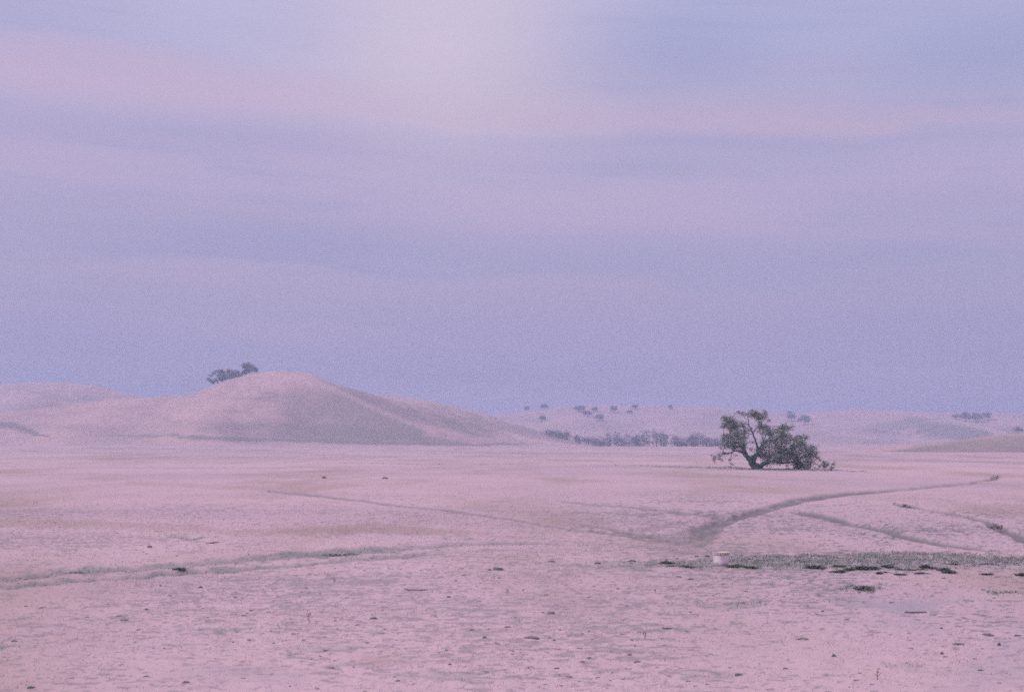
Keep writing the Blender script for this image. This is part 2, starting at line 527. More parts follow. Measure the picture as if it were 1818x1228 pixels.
hill('hill', [
    pxline((600, 715, 1160, 85), (650, 706, 1155, 85), (690, 702, 1150, 85), (735, 707, 1150, 82), (790, 718, 1158, 78), (830, 729, 1165, 74), (870, 741, 1175, 70), (930, 757, 1180, 60), (1000, 778, 1185, 50), (1060, 792, 1190, 40)),
    pxline((690, 703, 1150, 60), (740, 722, 1110, 46), (800, 743, 1060, 40), (870, 764, 1000, 34), (940, 779, 940, 28), (1000, 789, 880, 22), (1040, 797, 830, 16)),
], (520, 1120), (760, 1450), 2.5, 5.0, .10,
    growth_shade=[[(800, 760, 10, .6), (860, 775, 8, .8), (930, 788, 4, .7)], [(780, 730, 8, .3), (860, 750, 7, .4), (940, 768, 7, .5), (1020, 786, 4, .5)]],
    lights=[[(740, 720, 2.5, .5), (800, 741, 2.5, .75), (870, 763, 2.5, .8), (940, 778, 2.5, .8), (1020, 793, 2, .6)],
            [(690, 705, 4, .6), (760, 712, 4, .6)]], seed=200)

hill('hill', [
    pxline((-420, 700, 1500, 170), (-150, 690, 1480, 170), (0, 686, 1450, 165), (60, 681, 1450, 160), (125, 680, 1450, 155), (170, 687, 1450, 150), (215, 698, 1450, 140), (265, 708, 1455, 130), (320, 722, 1465, 120), (400, 745, 1480, 100)),
    pxline((60, 681, 1450, 90), (40, 705, 1340, 70), (-30, 735, 1240, 60)),
], (-560, 520), (1050, 1900), 4.0, 8.0, .10, growth_shade=[[(90, 704, 6, .4), (170, 712, 6, .4)]], seed=300)

H_FAR = hill('hill', [
    pxline((760, 742, 1900, 220), (850, 738, 1880, 220), (940, 731, 1850, 220), (1010, 723, 1820, 220), (1060, 720, 1800, 220), (1150, 721, 1800, 220), (1250, 724, 1800, 220), (1330, 729, 1800, 220), (1400, 736, 1800, 220),
           (1440, 732, 1800, 220), (1515, 727, 1800, 220), (1592, 729, 1800, 220), (1657, 731, 1800, 220), (1741, 728, 1800, 220), (1790, 733, 1800, 220), (1818, 738, 1800, 220), (2000, 730, 1850, 220), (2300, 740, 1900, 220)),
    pxline((1060, 721, 1800, 110), (1020, 745, 1600, 90), (960, 768, 1420, 70)),
    pxline((1230, 724, 1800, 110), (1250, 745, 1600, 90), (1290, 772, 1380, 70)),
    pxline((1515, 728, 1800, 120), (1480, 755, 1560, 90), (1450, 785, 1330, 70)),
    pxline((1640, 733, 1750, 90), (1700, 748, 1560, 70), (1760, 764, 1380, 55), (1830, 788, 1180, 45), (1900, 800, 1060, 40)),
    pxline((1818, 738, 1800, 120), (1900, 752, 1600, 90)),
], (640, 2380), (980, 2350), 3.5, 8.0, .12,
    growth_shade=[[(1560, 762, 8, .5), (1620, 752, 10, .75), (1660, 762, 14, .9), (1720, 772, 12, .95), (1790, 785, 7, 1)], [(1540, 790, 10, .5), (1600, 795, 9, .6), (1660, 795, 8, .6)],  # begins with the spur's dark slope, its shade painted in
            [(1790, 764, 6, .6), (1830, 766, 8, .6)], [(930, 745, 4, .4), (960, 747, 4, .4)], [(1240, 760, 12, .3), (1300, 740, 8, .2)], [(1430, 770, 12, .3), (1500, 790, 10, .4)]],
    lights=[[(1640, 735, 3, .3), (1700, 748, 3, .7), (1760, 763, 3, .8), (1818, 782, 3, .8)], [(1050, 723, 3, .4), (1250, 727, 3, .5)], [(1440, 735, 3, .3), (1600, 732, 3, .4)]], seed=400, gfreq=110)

hill('hill', [
    pxline((1500, 817, 420, 22), (1560, 812, 430, 28), (1630, 801, 450, 32), (1690, 789, 470, 36), (1750, 778, 485, 40), (1818, 770, 500, 44), (1950, 758, 520, 50), (2200, 762, 560, 50), (2500, 775, 620, 45), (2750, 790, 660, 30)),
], (1440, 2900), (270, 760), 3.0, 4.0, .08,
    growth_shade=[[(1500, 815, 6, .6), (1560, 811, 8, .8), (1640, 803, 12, .75), (1740, 795, 17, .7), (1830, 790, 19, .7), (2000, 785, 22, .7)], [(1670, 818, 2, .7), (1730, 813, 5, 1), (1790, 809, 7, 1.2), (1850, 806, 9, 1.2)]], seed=500, gfreq=40)


# ------------------------------------------------------------------ grass
def blades(name, n, region, size, mat, lean=.9, dens=None, width=.16, label_kind='stuff'):
    """one mesh of loose three-corner blades; region = (py0, py1) rows of the picture, sizes in metres"""
    py0, py1 = region
    # spread evenly over the ground, a little wider than the frame
    y0 = G(909, py1)[1]; y1 = G(909, py0)[1]
    t = np.sqrt(rng.random(n) * (y1 ** 2 - y0 ** 2) + y0 ** 2)
    y = t; x = y * (rng.random(n) * 1.25 - .625)
    keep = np.ones(n, bool)
    if dens is not None:
        keep = rng.random(n) < dens(x, y)
    x = x[keep]; y = y[keep]; n = len(x)
    mk = ground_masks(x, y)
    z = ground_z(x, y, mk)
    return x, y, z, mk


def blade_mesh(x, y, z, h, w, lean):
    n = len(x)
    a = rng.random(n) * 2 * np.pi
    b = rng.random(n) * 2 * np.pi
    dx, dy = np.cos(a) * w / 2, np.sin(a) * w / 2
    L = lean * h * (0.3 + rng.random(n))
    up = np.sqrt(np.maximum(h * h - (L * .7) ** 2, (h * .25) ** 2))
    tx, ty = np.cos(b) * L, np.sin(b) * L
    v = np.empty((n, 3, 3))
    v[:, 0] = np.stack([x - dx, y - dy, z - .01], 1)
    v[:, 1] = np.stack([x + dx, y + dy, z - .01], 1)
    v[:, 2] = np.stack([x + tx, y + ty, z + up], 1)
    f = np.arange(n * 3).reshape(n, 3)
    return v.reshape(-1, 3), f


def tuftfield(x, y):
    return np.clip(.25 + 1.3 * sstep(-.25, .45, fbm(x / .55, y / .8, 71, 3) * .7 + fbm(x / 4, y / 5, 73, 2) * .5), 0, 1)


def build_grass():
    V = []; Fc = []; off = 0; DK = []
    for (n, region, h0, h1, w) in ((210000, (1000, 1300), .02, .055, .012), (160000, (905, 1000), .025, .065, .022), (75000, (835, 905), .03, .08, .05)):
        x, y, z, mk = blades('g', n, region, None, None, dens=tuftfield)
        fade = np.clip(sstep(165, 75, np.sqrt(x * x + y * y)), 0, 1)
        pt = patches(x, y)
        k = rng.random(len(x)) > np.clip(mk[0] * 1.2 + mk[1] * .9 + mk[3] * .8 + (1 - fade) + .85 * pt, 0, .99)
        pt = pt[k]
        x, y, z = x[k], y[k], z[k]
        h = h0 + (h1 - h0) * rng.random(len(x)) ** 1.6
        v, f = blade_mesh(x, y, z, h, w * (.6 + .8 * rng.random(len(x))), 1.5)
        DK.append(np.repeat(pt * (rng.random(len(pt)) < .8), 3))
        V.append(v); Fc.append(f + off); off += len(v)
    me = mesh_np('dry_grass', np.concatenate(V), np.concatenate(Fc), False, {'dark': np.concatenate(DK)})
    tag(link('dry_grass', me, M_BLADE), 'short pale pinkish dry grass stubble covering the pasture', 'dry grass', kind='stuff')
    V = []; Fc = []; off = 0
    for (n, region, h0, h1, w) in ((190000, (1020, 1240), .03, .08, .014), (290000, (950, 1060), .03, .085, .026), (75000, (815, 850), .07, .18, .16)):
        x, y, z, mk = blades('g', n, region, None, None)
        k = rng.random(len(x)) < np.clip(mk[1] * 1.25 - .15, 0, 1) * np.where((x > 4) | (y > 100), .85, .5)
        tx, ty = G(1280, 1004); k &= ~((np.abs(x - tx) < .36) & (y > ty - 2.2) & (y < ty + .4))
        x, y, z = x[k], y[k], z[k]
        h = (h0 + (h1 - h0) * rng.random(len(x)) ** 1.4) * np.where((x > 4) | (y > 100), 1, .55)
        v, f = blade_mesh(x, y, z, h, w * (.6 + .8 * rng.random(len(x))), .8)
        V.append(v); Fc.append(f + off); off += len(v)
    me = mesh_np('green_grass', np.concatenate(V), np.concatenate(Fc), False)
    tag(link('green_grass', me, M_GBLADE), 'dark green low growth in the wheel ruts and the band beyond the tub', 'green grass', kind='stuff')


build_grass()


# ------------------------------------------------------------------ tubes, leaves, trees
def tube(path, radii, sides=7, wob=.08, seed=0):
    r = random.Random(seed)
    path = [Vector(p) for p in path]
    vs = []; fs = []
    n = len(path)
    for i, p in enumerate(path):
        t = (path[min(i + 1, n - 1)] - path[max(i - 1, 0)]).normalized()
        ref = Vector((0, 1, 0)) if abs(t.y) < .9 else Vector((1, 0, 0))
        a = t.cross(ref).normalized(); b = t.cross(a).normalized()
        for k in range(sides):
            an = 2 * math.pi * k / sides
            rr = radii[i] * (1 + wob * (r.random() * 2 - 1))
            vs.append(tuple(p + a * math.cos(an) * rr + b * math.sin(an) * rr))
    for i in range(n - 1):
        for k in range(sides):
            k2 = (k + 1) % sides
            fs.append((i * sides + k, i * sides + k2, (i + 1) * sides + k2, (i + 1) * sides + k))
    e = len(vs); vs.append(tuple(path[-1]))
    for k in range(sides):
        a = (n - 1) * sides + k
        fs.append((a, (n - 1) * sides + (k + 1) % sides, e, e))
    return vs, fs


def smooth_path(pts, radii, sub=3, jit=0.0, seed=0):
    r = random.Random(seed)
    out = []; ro = []
    P_ = [Vector(p) for p in pts]
    n = len(P_)
    for i in range(n - 1):
        p0 = P_[max(i - 1, 0)]; p1 = P_[i]; p2 = P_[i + 1]; p3 = P_[min(i + 2, n - 1)]
        for s in range(sub):
            t = s / sub
            q = 0.5 * ((2 * p1) + (p2 - p0) * t + (2 * p0 - 5 * p1 + 4 * p2 - p3) * t * t + (3 * p1 - p0 - 3 * p2 + p3) * t ** 3)
            if s: q = q + Vector((r.uniform(-1, 1), r.uniform(-1, 1), r.uniform(-1, 1))) * jit
            out.append(q); ro.append(radii[i] + (radii[i + 1] - radii[i]) * t)
    out.append(P_[-1]); ro.append(radii[-1])
    return out, ro


class MB:
    def __init__(s): s.v = []; s.f = []
    def add(s, v, f):
        o = len(s.v); s.v += list(v)
        for q in f:
            q = [i + o for i in q]
            if len(q) == 4 and q[2] == q[3]: q = q[:3]
            s.f.append(tuple(q))
    def limb(s, pts, radii, sides=7, sub=3, jit=0.0, seed=0):
        p, r = smooth_path(pts, radii, sub, jit, seed)
        s.add(*tube(p, r, sides, .10, seed))
    def build(s, name, mat, parent=None, smooth=True):
        me = bpy.data.meshes.new(name)
        me.from_pydata(s.v, [], s.f)
        me.polygons.foreach_set('use_smooth', np.full(len(me.polygons), smooth))
        me.update()
        return link(name, me, mat, parent)


def leaf_mesh(name, cents, rads, count, size, seed=0, flat=.8, shell=.45, per=9, spread=.26):
    """loose leaf-sized quads clustered in sprays inside the given clumps"""
    g = np.random.default_rng(seed)
    cents = np.asarray(cents, float); rads = np.asarray(rads, float)
    w = rads ** 2.2; w /= w.sum()
    idx = g.choice(len(cents), count, p=w)
    # sprays: leaves gather round a few hundred twig ends, leaving gaps between
    nspr = max(count // per, 8)
    sidx = g.choice(len(cents), nspr, p=w)
    d = g.normal(size=(nspr, 3)); d /= np.linalg.norm(d, axis=1)[:, None]
    rr = shell + (1.08 - shell) * g.random(nspr) ** .7
    sp = cents[sidx] + d * (rads[sidx] * rr)[:, None] * np.array([1, 1, flat])
    pick = g.integers(0, nspr, count)
    n = count
    sr = np.maximum(rads[sidx][pick] * spread, size * 1.2)
    p = sp[pick] + g.normal(size=(n, 3)) * sr[:, None] * np.array([.75, .75, .5])
    u = g.normal(size=(n, 3)); u[:, 2] *= .6; u /= np.linalg.norm(u, axis=1)[:, None]
    t = g.normal(size=(n, 3)); v = np.cross(u, t); v /= np.linalg.norm(v, axis=1)[:, None]
    s = size * (.6 + .8 * g.random(n))
    a = u * s[:, None]; b = v * (s * .62)[:, None]
    q = np.stack([p - a, p - b * .9, p + a, p + b], 1).reshape(-1, 3)
    return mesh_np(name, q, np.arange(n * 4).reshape(n, 4), False)


# ---- the leaning oak in the field: laid out from the photo in centimetre units of its own plane
OAK_D = 181.0
ox, oy = G(1344, 832.5)
OAK_S = OAK_D / 2525 / 7.0          # metres per zoomed pixel


def ob(zx, zy, dep=0.0):
    return ((zx - 730) * OAK_S, dep, (858 - zy) * OAK_S)


def build_oak():
    root = empty('oak_tree', (ox, oy, gz(ox, oy) - .05))
    tag(root, 'large leaning oak with a split dark trunk standing alone in the pasture', 'tree')
    tr = MB(); R = random.Random(3)
    k = OAK_S
    limbs = [
        ([(735, 880, 0), (715, 845, 0), (672, 790, 0), (630, 725, .1), (592, 680, .2), (540, 640, .4), (470, 622, .6), (400, 655, .8), (330, 675, .9)], [62, 52, 42, 36, 29, 20, 13, 8, 3]),
        ([(610, 700, .1), (585, 640, .0), (560, 570, -.2), (515, 500, -.4), (470, 430, -.5), (430, 340, -.7), (405, 260, -.8)], [30, 27, 24, 18, 13, 8, 3]),
        ([(565, 590, -.1), (500, 570, .3), (430, 555, .6), (360, 520, .8), (310, 500, .9)], [20, 16, 11, 7, 3]),
        ([(540, 540, -.2), (560, 470, -.6), (560, 390, -.9), (540, 310, -1)], [15, 11, 8, 3]),
        ([(628, 725, .05), (670, 705, 0), (712, 678, -.1), (735, 630, -.2), (730, 560, -.2), (710, 490, -.2), (685, 420, -.2), (655, 355, -.2), (628, 290, -.2), (622, 220, -.2), (612, 170, -.1), (560, 140, 0), (500, 125, .1)],
         [30, 29, 28, 25, 20, 16, 13, 11, 9, 7, 6, 4, 2]),
        ([(680, 400, -.2), (715, 350, -.4), (745, 300, -.5), (755, 240, -.5), (790, 190, -.5), (840, 140, -.5)], [10, 9, 8, 7, 5, 2]),
        ([(622, 210, -.2), (660, 160, -.3), (720, 160, -.5), (790, 220, -.6)], [6, 5, 4, 2]),
        ([(735, 620, -.2), (780, 560, -.5), (840, 500, -.8), (900, 440, -1.0), (940, 360, -1.2)], [17, 14, 11, 8, 3]),
        ([(735, 850, 0), (770, 820, -.1), (815, 785, -.3), (880, 768, -.5), (960, 758, -.6), (1040, 778, -.7), (1110, 770, -.8), (1190, 762, -.9), (1250, 785, -1), (1300, 840, -1.1), (1345, 862, -1.1)],
         [44, 36, 30, 25, 22, 19, 17, 15, 13, 10, 5]),
        ([(850, 775, -.4), (900, 710, .2), (960, 650, .6), (1020, 580, .9), (1065, 490, 1.1), (1090, 400, 1.2), (1085, 330, 1.2)], [19, 16, 14, 11, 9, 6, 3]),
        ([(1020, 580, .9), (1100, 530, 1.3), (1170, 490, 1.5)], [8, 6, 2]),
        ([(1080, 772, -.7), (1140, 700, -1.3), (1200, 640, -1.8), (1250, 570, -2), (1300, 480, -2.1)], [15, 12, 9, 7, 3]),
        ([(1190, 762, -.9), (1270, 710, -.6), (1340, 660, -.2), (1410, 620, 0), (1460, 600, .2)], [12, 10, 8, 5, 2]),
        ([(1270, 710, -.6), (1360, 700, -1), (1440, 700, -1.2)], [7, 5, 2]),
        ([(890, 768, -.5), (885, 800, -.4), (893, 868, -.4)], [6, 5, 3]),
        ([(1110, 772, -.8), (1105, 810, -.8), (1120, 870, -.9)], [5, 4, 3]),
        ([(960, 870, -.3), (1040, 862, -.4), (1110, 846, -.5), (1150, 862, -.5)], [7, 8, 7, 3]),
    ]
    # limbs that run towards and away from the viewer
    limbs += [
        ([(700, 800, 0), (690, 730, -1.1), (720, 640, -2.3), (760, 560, -3.1), (790, 480, -3.6)], [26, 21, 15, 9, 3]),
        ([(690, 790, 0), (720, 720, 1.2), (780, 640, 2.4), (830, 570, 3.3), (880, 520, 3.8)], [26, 21, 15, 9, 3]),
        ([(590, 650, 0), (560, 590, 1.2), (520, 520, 2.1), (470, 470, 2.8)], [20, 14, 9, 3]),
        ([(590, 660, 0), (540, 610, -1.4), (500, 560, -2.3)], [18, 12, 4]),
        ([(900, 768, -.5), (1000, 700, -1.9), (1070, 640, -2.8), (1110, 580, -3.2)], [18, 13, 9, 3]),
        ([(930, 768, -.5), (1030, 720, 1.2), (1120, 690, 2.3), (1200, 650, 2.9)], [18, 13, 9, 3]),
    ]
    for i, (pts, rad) in enumerate(limbs):
        tr.limb([ob(*p) for p in pts], [r * k * (.92 if r > 28 else .74) for r in rad], 8, 3, .07, 30 + i)
    # root flare
    for a in range(6):
        an = a * 1.05 + .3
        tr.limb([ob(728, 800), (math.cos(an) * .35, math.sin(an) * .35, .28), (math.cos(an) * .75, math.sin(an) * .75, -.05)], [.30, .2, .08], 6, 2, 0, 90 + a)
    B = [(320, 215, 34), (350, 235, 42), (410, 232, 44), (455, 268, 44), (330, 310, 40), (400, 310, 52), (440, 345, 50), (500, 345, 44), (548, 295, 44), (570, 350, 34), (565, 395, 48), (480, 410, 56), (420, 400, 40),
         (400, 470, 48), (350, 500, 44), (500, 490, 58), (440, 540, 54), (555, 560, 50), (380, 560, 46), (300, 560, 40), (270, 590, 28), (470, 590, 44), (540, 620, 34), (640, 515, 30), (600, 470, 36), (620, 430, 24), (600, 600, 26), (345, 430, 36), (300, 470, 26),
         (520, 135, 22), (570, 165, 30), (620, 170, 26), (655, 145, 38), (695, 160, 42), (740, 180, 38), (800, 135, 26), (845, 140, 28), (820, 195, 42), (775, 225, 38), (850, 250, 26), (745, 265, 30), (790, 290, 24),
         (735, 330, 28), (790, 340, 40), (805, 385, 36), (745, 390, 30), (700, 350, 20), (690, 250, 14),
         (890, 335, 40), (940, 365, 46), (975, 385, 34), (900, 410, 46), (1050, 330, 42), (1105, 325, 44), (1145, 345, 34), (1100, 395, 50), (1040, 430, 50), (980, 480, 58), (905, 500, 48), (850, 530, 40), (1130, 450, 42),
         (1000, 545, 62), (1085, 510, 58), (1160, 480, 42), (1190, 500, 30), (910, 590, 56), (830, 620, 44), (800, 680, 46), (850, 700, 52), (930, 670, 62), (1020, 640, 60), (1100, 610, 56), (1010, 720, 54), (900, 745, 42), (1080, 710, 56), (1150, 660, 48), (1030, 775, 30), (960, 740, 44),
         (1280, 470, 42), (1320, 460, 38), (1345, 490, 30), (1255, 530, 48), (1330, 540, 50), (1220, 580, 46), (1290, 600, 60), (1385, 590, 50), (1445, 600, 34), (1250, 660, 56), (1340, 670, 62), (1420, 670, 50), (1465, 650, 30), (1200, 710, 50), (1290, 735, 54), (1375, 735, 50), (1455, 705, 34),
         (1280, 790, 44), (1330, 790, 40), (1310, 840, 46), (1365, 845, 34), (1340, 820, 40), (1270, 825, 30), (1400, 780, 36), (1400, 830, 24), (1490, 735, 20), (1240, 800, 24)]
    cents = []; rads = []
    for (zx, zy, r) in B:
        nrep = 2 if r > 34 else 1
        for j in range(nrep):
            half = 3.6 * math.sqrt(max(0.05, 1 - ((zx - 880) / 760) ** 2)) * (0.55 if zy < 300 else 1)
            dep = R.uniform(-half, half)
            cents.append(ob(zx + R.uniform(-8, 8), zy + R.uniform(-8, 8), dep)); rads.append(r * k * R.uniform(.95, 1.2))
    # twigs reaching each clump from the nearest limb
    allp = [Vector(ob(*p)) for (pts, rad) in limbs for p in pts[2:]]
    for i, (c, r) in enumerate(zip(cents, rads)):
        c = Vector(c)
        q = min(allp, key=lambda a: (a - c).length)
        m = (q + c) / 2 + Vector((R.uniform(-.15, .15), R.uniform(-.2, .2), R.uniform(0, .2)))
        tr.limb([q, m, c], [.05, .04, .018], 4, 2, .04, 300 + i)
        for j in range(3):
            e = c + Vector((R.gauss(0, 1), R.gauss(0, 1), R.gauss(.2, .8))).normalized() * r * .9
            tr.limb([c, (c + e) / 2 + Vector((0, 0, .04)), e], [.022, .016, .008], 3, 1, 0, 900 + i * 3 + j)
    # bare drooping twigs, low on the left and at the right foot
    for (zx, zy) in ((230, 690), (190, 665), (180, 740), (250, 730), (290, 690), (215, 760), (300, 745), (420, 740), (410, 790), (480, 690), (350, 720), (160, 700)):
        s = Vector(ob(400 + R.uniform(-60, 40), 655, .8)); e = Vector(ob(zx, zy, .8 + R.uniform(-.9, .9)))
        tr.limb([s, (s + e) / 2 + Vector((0, 0, .25)), e], [.035, .025, .012], 4, 3, .07, 1500 + zx)
        for j in range(4):
            f = e + Vector((R.gauss(0, .3), R.gauss(0, .3), R.gauss(-.05, .25)))
            tr.limb([e, f], [.013, .006], 3, 1, 0, 1600 + zx + j)
    tr.build('trunk', M_BARK, root)
    sparse = [(210, 700, 40), (185, 670, 26), (220, 745, 34), (275, 690, 28), (415, 745, 30), (475, 690, 28), (410, 790, 22), (300, 740, 24), (1440, 760, 30), (1480, 800, 24), (860, 820, 18), (1120, 830, 20)]
    me1 = leaf_mesh('crown', cents, rads, 28000, .085, 5, .85, .10, 4, .56)
    cr = link('crown', me1, M_LEAF, root)
    me2 = leaf_mesh('twig_leaves', [ob(a, b, .8 + R.uniform(-.6, .6)) for a, b, c in sparse], [c * k for a, b, c in sparse], 420, .09, 6, 1, .2)
    link('hanging_leaves', me2, M_LEAF, root)


build_oak()


def small_bush(name, loc, blobs, leaves, size, mat, label, cat, seed, twig=.02, group=None):
    """blobs: (dx, dz, r) metres"""
    root = empty(name, loc); tag(root, label, cat, group)
    R = random.Random(seed); st = MB(); cents = []; rads = []
    for i, (dx, dz, r) in enumerate(blobs):
        c = Vector((dx, R.uniform(-.5, .5) * r * 1.4, dz))
        b = Vector((dx * .25, 0, -.1))
        st.limb([b, (b + c) / 2 + Vector((R.uniform(-.1, .1) * r, 0, .1 * r)), c], [twig * 1.6, twig, twig * .5], 5, 3, .03 * r, seed + i)
        for j in range(5):
            e = c + Vector((R.gauss(0, 1), R.gauss(0, 1), R.gauss(.1, .8))).normalized() * r
            st.limb([c, e], [twig * .5, twig * .2], 3, 1, 0, seed + 50 + i * 5 + j)
        cents.append(c); rads.append(r)
    st.build('stem', M_TWIG if mat is M_TWIG else M_BARK, root)
    link('foliage', leaf_mesh('foliage', cents, rads, leaves, size, seed, .8, .3), mat, root)
    return root


x, y = G(1463, 834.5)
small_bush('shrub', (x, y, gz(x, y)), [(-.35, .45, .45), (.1, .95, .5), (.35, .6, .45), (-.9, .2, .3), (.95, .35, .35), (1.2, .8, .22)], 420, .10, M_LEAF,
           'small thin shrub just right of the big oak', 'shrub', 11)
x, y = G(1766, 853)
small_bush('shrub', (x, y, gz(x, y)), [(-.25, .22, .22), (.05, .36, .25), (.28, .22, .2), (.34, .45, .14)], 170, .045, M_TWIG,
           'small grey weedy bush at the far end of the winding trail', 'shrub', 12, .012)
x, y = G(1766, 936)
small_bush('shrub', (x, y, gz(x, y)), [(-.12, .1, .14), (.12, .16, .16), (0, .24, .12)], 220, .035, M_GBLADE,
           'low dark weed clump in the trail bend near the right edge', 'shrub', 13, .008)
x, y = G(1605, 899)
small_bush('shrub', (x, y, gz(x, y)), [(-.2, .08, .14), (.1, .12, .16), (.32, .06, .1)], 160, .04, M_GBLADE,
           'low dark weed clump on the pasture right below the trail curve', 'shrub', 14, .008)


# ---- trees on the crest of the main hill
def hz_ray(height, px, D):
    x = (px - 909) / F * D / CP
    return x, D, float(height(np.array([x]), np.array([D]))[0])


def crest_D(height, px, D0, D1):
    ds = np.linspace(D0, D1, 400)
    x = (px - 909) / F * ds / CP
    z = height(x, ds)
    _, py = proj(x, ds, z)
    i = int(np.argmin(py))
    return ds[i], float(py[i])


def far_tree(name, loc, limbs, blobs, n, size, label, cat='tree', group=None, seed=0, depth=.5, trunk_r=.4, leafmat=None):
    """limbs: list of point lists (x, z); blobs (x, z, r); all metres in the tree's own plane"""
    root = empty(name, loc); tag(root, label, cat, group)
    R = random.Random(seed); tr = MB(); cents = []; rads = []
    pts = []
    for i, L in enumerate(limbs):
        p3 = [Vector((a, (R.uniform(-1, 1) * .3 * j), b)) for j, (a, b) in enumerate(L)]
        r0 = trunk_r * (1 if i == 0 else .6)
        tr.limb(p3, [r0 * (1 - .75 * j / (len(L) - 1)) for j in range(len(L))], 6, 3, .06, seed + i)
        pts += p3[1:]
    for i, (a, b, r) in enumerate(blobs):
        for rep in range(2):
            c = Vector((a, R.uniform(-1, 1) * depth * 5, b)); cents.append(c); rads.append(r)
            q = min(pts, key=lambda p: (p - c).length)
            tr.limb([q, (q + c) / 2 + Vector((0, 0, .2)), c], [.14, .1, .05], 4, 2, .08, seed + 70 + i)
    tr.build('trunk', M_BARK, root)
    link('crown', leaf_mesh('crown', cents, rads, n, size, seed, .9, .1, 4, .5), leafmat or M_LEAF, root)
    return root


S3 = 935 / 2525 / 11.36               # metres per zoomed pixel on the hill crest


def hillpt(px):
    D, py = crest_D(H_MAIN, px, 860, 1020)
    return (((px - 909) / F * D / CP), D + 2, float(H_MAIN(np.array([(px - 909) / F * D / CP]), np.array([D]))[0]) - .6)


def zb(x0, y0, L):
    return [((a - x0) * S3, (y0 - b) * S3) for a, b in L]


def zbl(x0, y0, L):
    return [((a - x0) * S3, (y0 - b) * S3, r * S3) for a, b, r in L]


p = hillpt(386.2)
far_tree('oak_tree', p, [zb(525, 670, [(525, 690), (527, 640), (530, 580), (545, 500), (570, 430)]), zb(525, 670, [(528, 620), (490, 570), (440, 545), (390, 560)]), zb(525, 670, [(530, 580), (590, 540), (640, 500), (650, 430)]),
                            zb(525, 670, [(535, 540), (500, 470), (450, 430)])],
         zbl(525, 670, [(350, 540, 34), (395, 590, 40), (430, 620, 30), (370, 580, 30), (470, 600, 28), (430, 425, 30), (480, 400, 30), (540, 395, 40), (600, 395, 44), (640, 420, 40), (570, 450, 40), (620, 480, 52), (580, 530, 46), (650, 540, 44), (600, 575, 30), (680, 480, 36), (410, 480, 26), (490, 560, 26), (510, 470, 20)]),
         2300, .42, 'leftmost hilltop tree, its short dark trunk showing under an open crown', group='trees on the crest of the big hill', seed=21)
p = hillpt(413.0)
far_tree('oak_tree', p, [zb(830, 590, [(830, 620), (825, 560), (800, 480), (760, 400)]), zb(830, 590, [(828, 570), (870, 500), (890, 440)])],
         zbl(830, 590, [(740, 400, 36), (780, 430, 44), (720, 470, 40), (760, 510, 46), (830, 470, 46), (870, 440, 40), (900, 470, 42), (830, 540, 44), (900, 540, 36), (720, 560, 36), (770, 570, 34), (940, 450, 36), (950, 520, 36), (860, 570, 28), (990, 500, 30)]),
         1500, .42, 'low thinner bushy tree between the two rounder hilltop trees', group='trees on the crest of the big hill', seed=22)
p = hillpt(433.5)
far_tree('oak_tree', p, [zb(1062, 530, [(1062, 545), (1075, 500), (1110, 440), (1150, 380), (1180, 320)]), zb(1062, 530, [(1085, 480), (1060, 430), (1050, 360)]), zb(1062, 530, [(1110, 440), (1190, 400), (1260, 370)])],
         zbl(1062, 530, [(1050, 300, 36), (1090, 285, 38), (1140, 290, 42), (1190, 310, 42), (1235, 345, 42), (1275, 375, 38), (1290, 410, 30), (1040, 350, 32), (1100, 350, 44), (1160, 370, 46), (1210, 395, 38), (1100, 410, 40), (1150, 420, 34), (1060, 440, 34), (1020, 470, 32), (1090, 460, 30), (1270, 425, 22)]),
         2100, .42, 'rightmost and tallest hilltop tree with a rounded umbrella crown', group='trees on the crest of the big hill', seed=23)

# ---- trees scattered on the far hills
M_LEAF_SAVE = M_LEAF


def make_far_proto(seed, w, h):
    R = random.Random(seed)
    limbs = [[(0, -.6), (.1, h * .18), (.2, h * .4), (0, h * .7)], [(.1, h * .2), (-w * .2, h * .4), (-w * .32, h * .55)], [(.1, h * .25), (w * .2, h * .45), (w * .3, h * .6)]]
    blobs = []
    for i in range(15):
        a = R.uniform(-1, 1); b = R.uniform(0, 1)
        ww = math.sqrt(max(.05, 1 - (b - .35) ** 2 * 1.6))
        blobs.append((a * w * .42 * ww, h * (.36 + .52 * b * (1 - .25 * abs(a))), w * R.uniform(.11, .17)))
    return limbs, blobs


FAR = [
    # (px, py of base, size m wide, label)
    (832, 720, 8, 'faint little tree at the left end of the far ridge'),
    (935, 728, 7, 'small hazy tree on the far ridge, left of a taller one'),
    (966, 727, 9, 'hazy tree standing up from the far ridge line'),
    (963, 748, 8, 'hazy tree on the far slope below the ridge-line tree'),
    (1029, 731, 13, 'left and larger tree of the pair in the far ridge thicket'),
    (1042, 739, 10, 'lower right tree in the far ridge thicket'),
    (1056, 732, 7, 'small tree at the right edge of the far ridge thicket'),
    (1064, 747, 10, 'lone hazy tree on the far slope below the thicket'),
    (1089, 732, 9, 'low wide hazy tree near the top of the far slope'),
    (1117, 735, 8, 'lower tree of two close together under the far ridge'),
    (1127, 726, 8, 'upper tree of two close together on the far ridge'),
    (1189, 727, 6, 'tiny tree alone on the far ridge left of the oak'),
    (1404, 748, 12, 'left tree of the hazy two just right of the oak crown'),
    (1428, 754, 13, 'right tree of the hazy two beyond the oak crown'),
    (1400, 735, 6, 'tiny tree on the ridge above the oak'),
    (1694, 744, 9, 'dark tree at the left tip of the grove on the right ridge'),
    (1712, 748, 12, 'second tree from the left in the grove on the right ridge'),
    (1730, 749, 13, 'middle tree of the dense grove on the right ridge'),
    (1750, 746, 11, 'rightmost tree of the dense grove on the right ridge'),
    (1804, 768, 9, 'faint bushy tree on the slope at the right edge'),
]


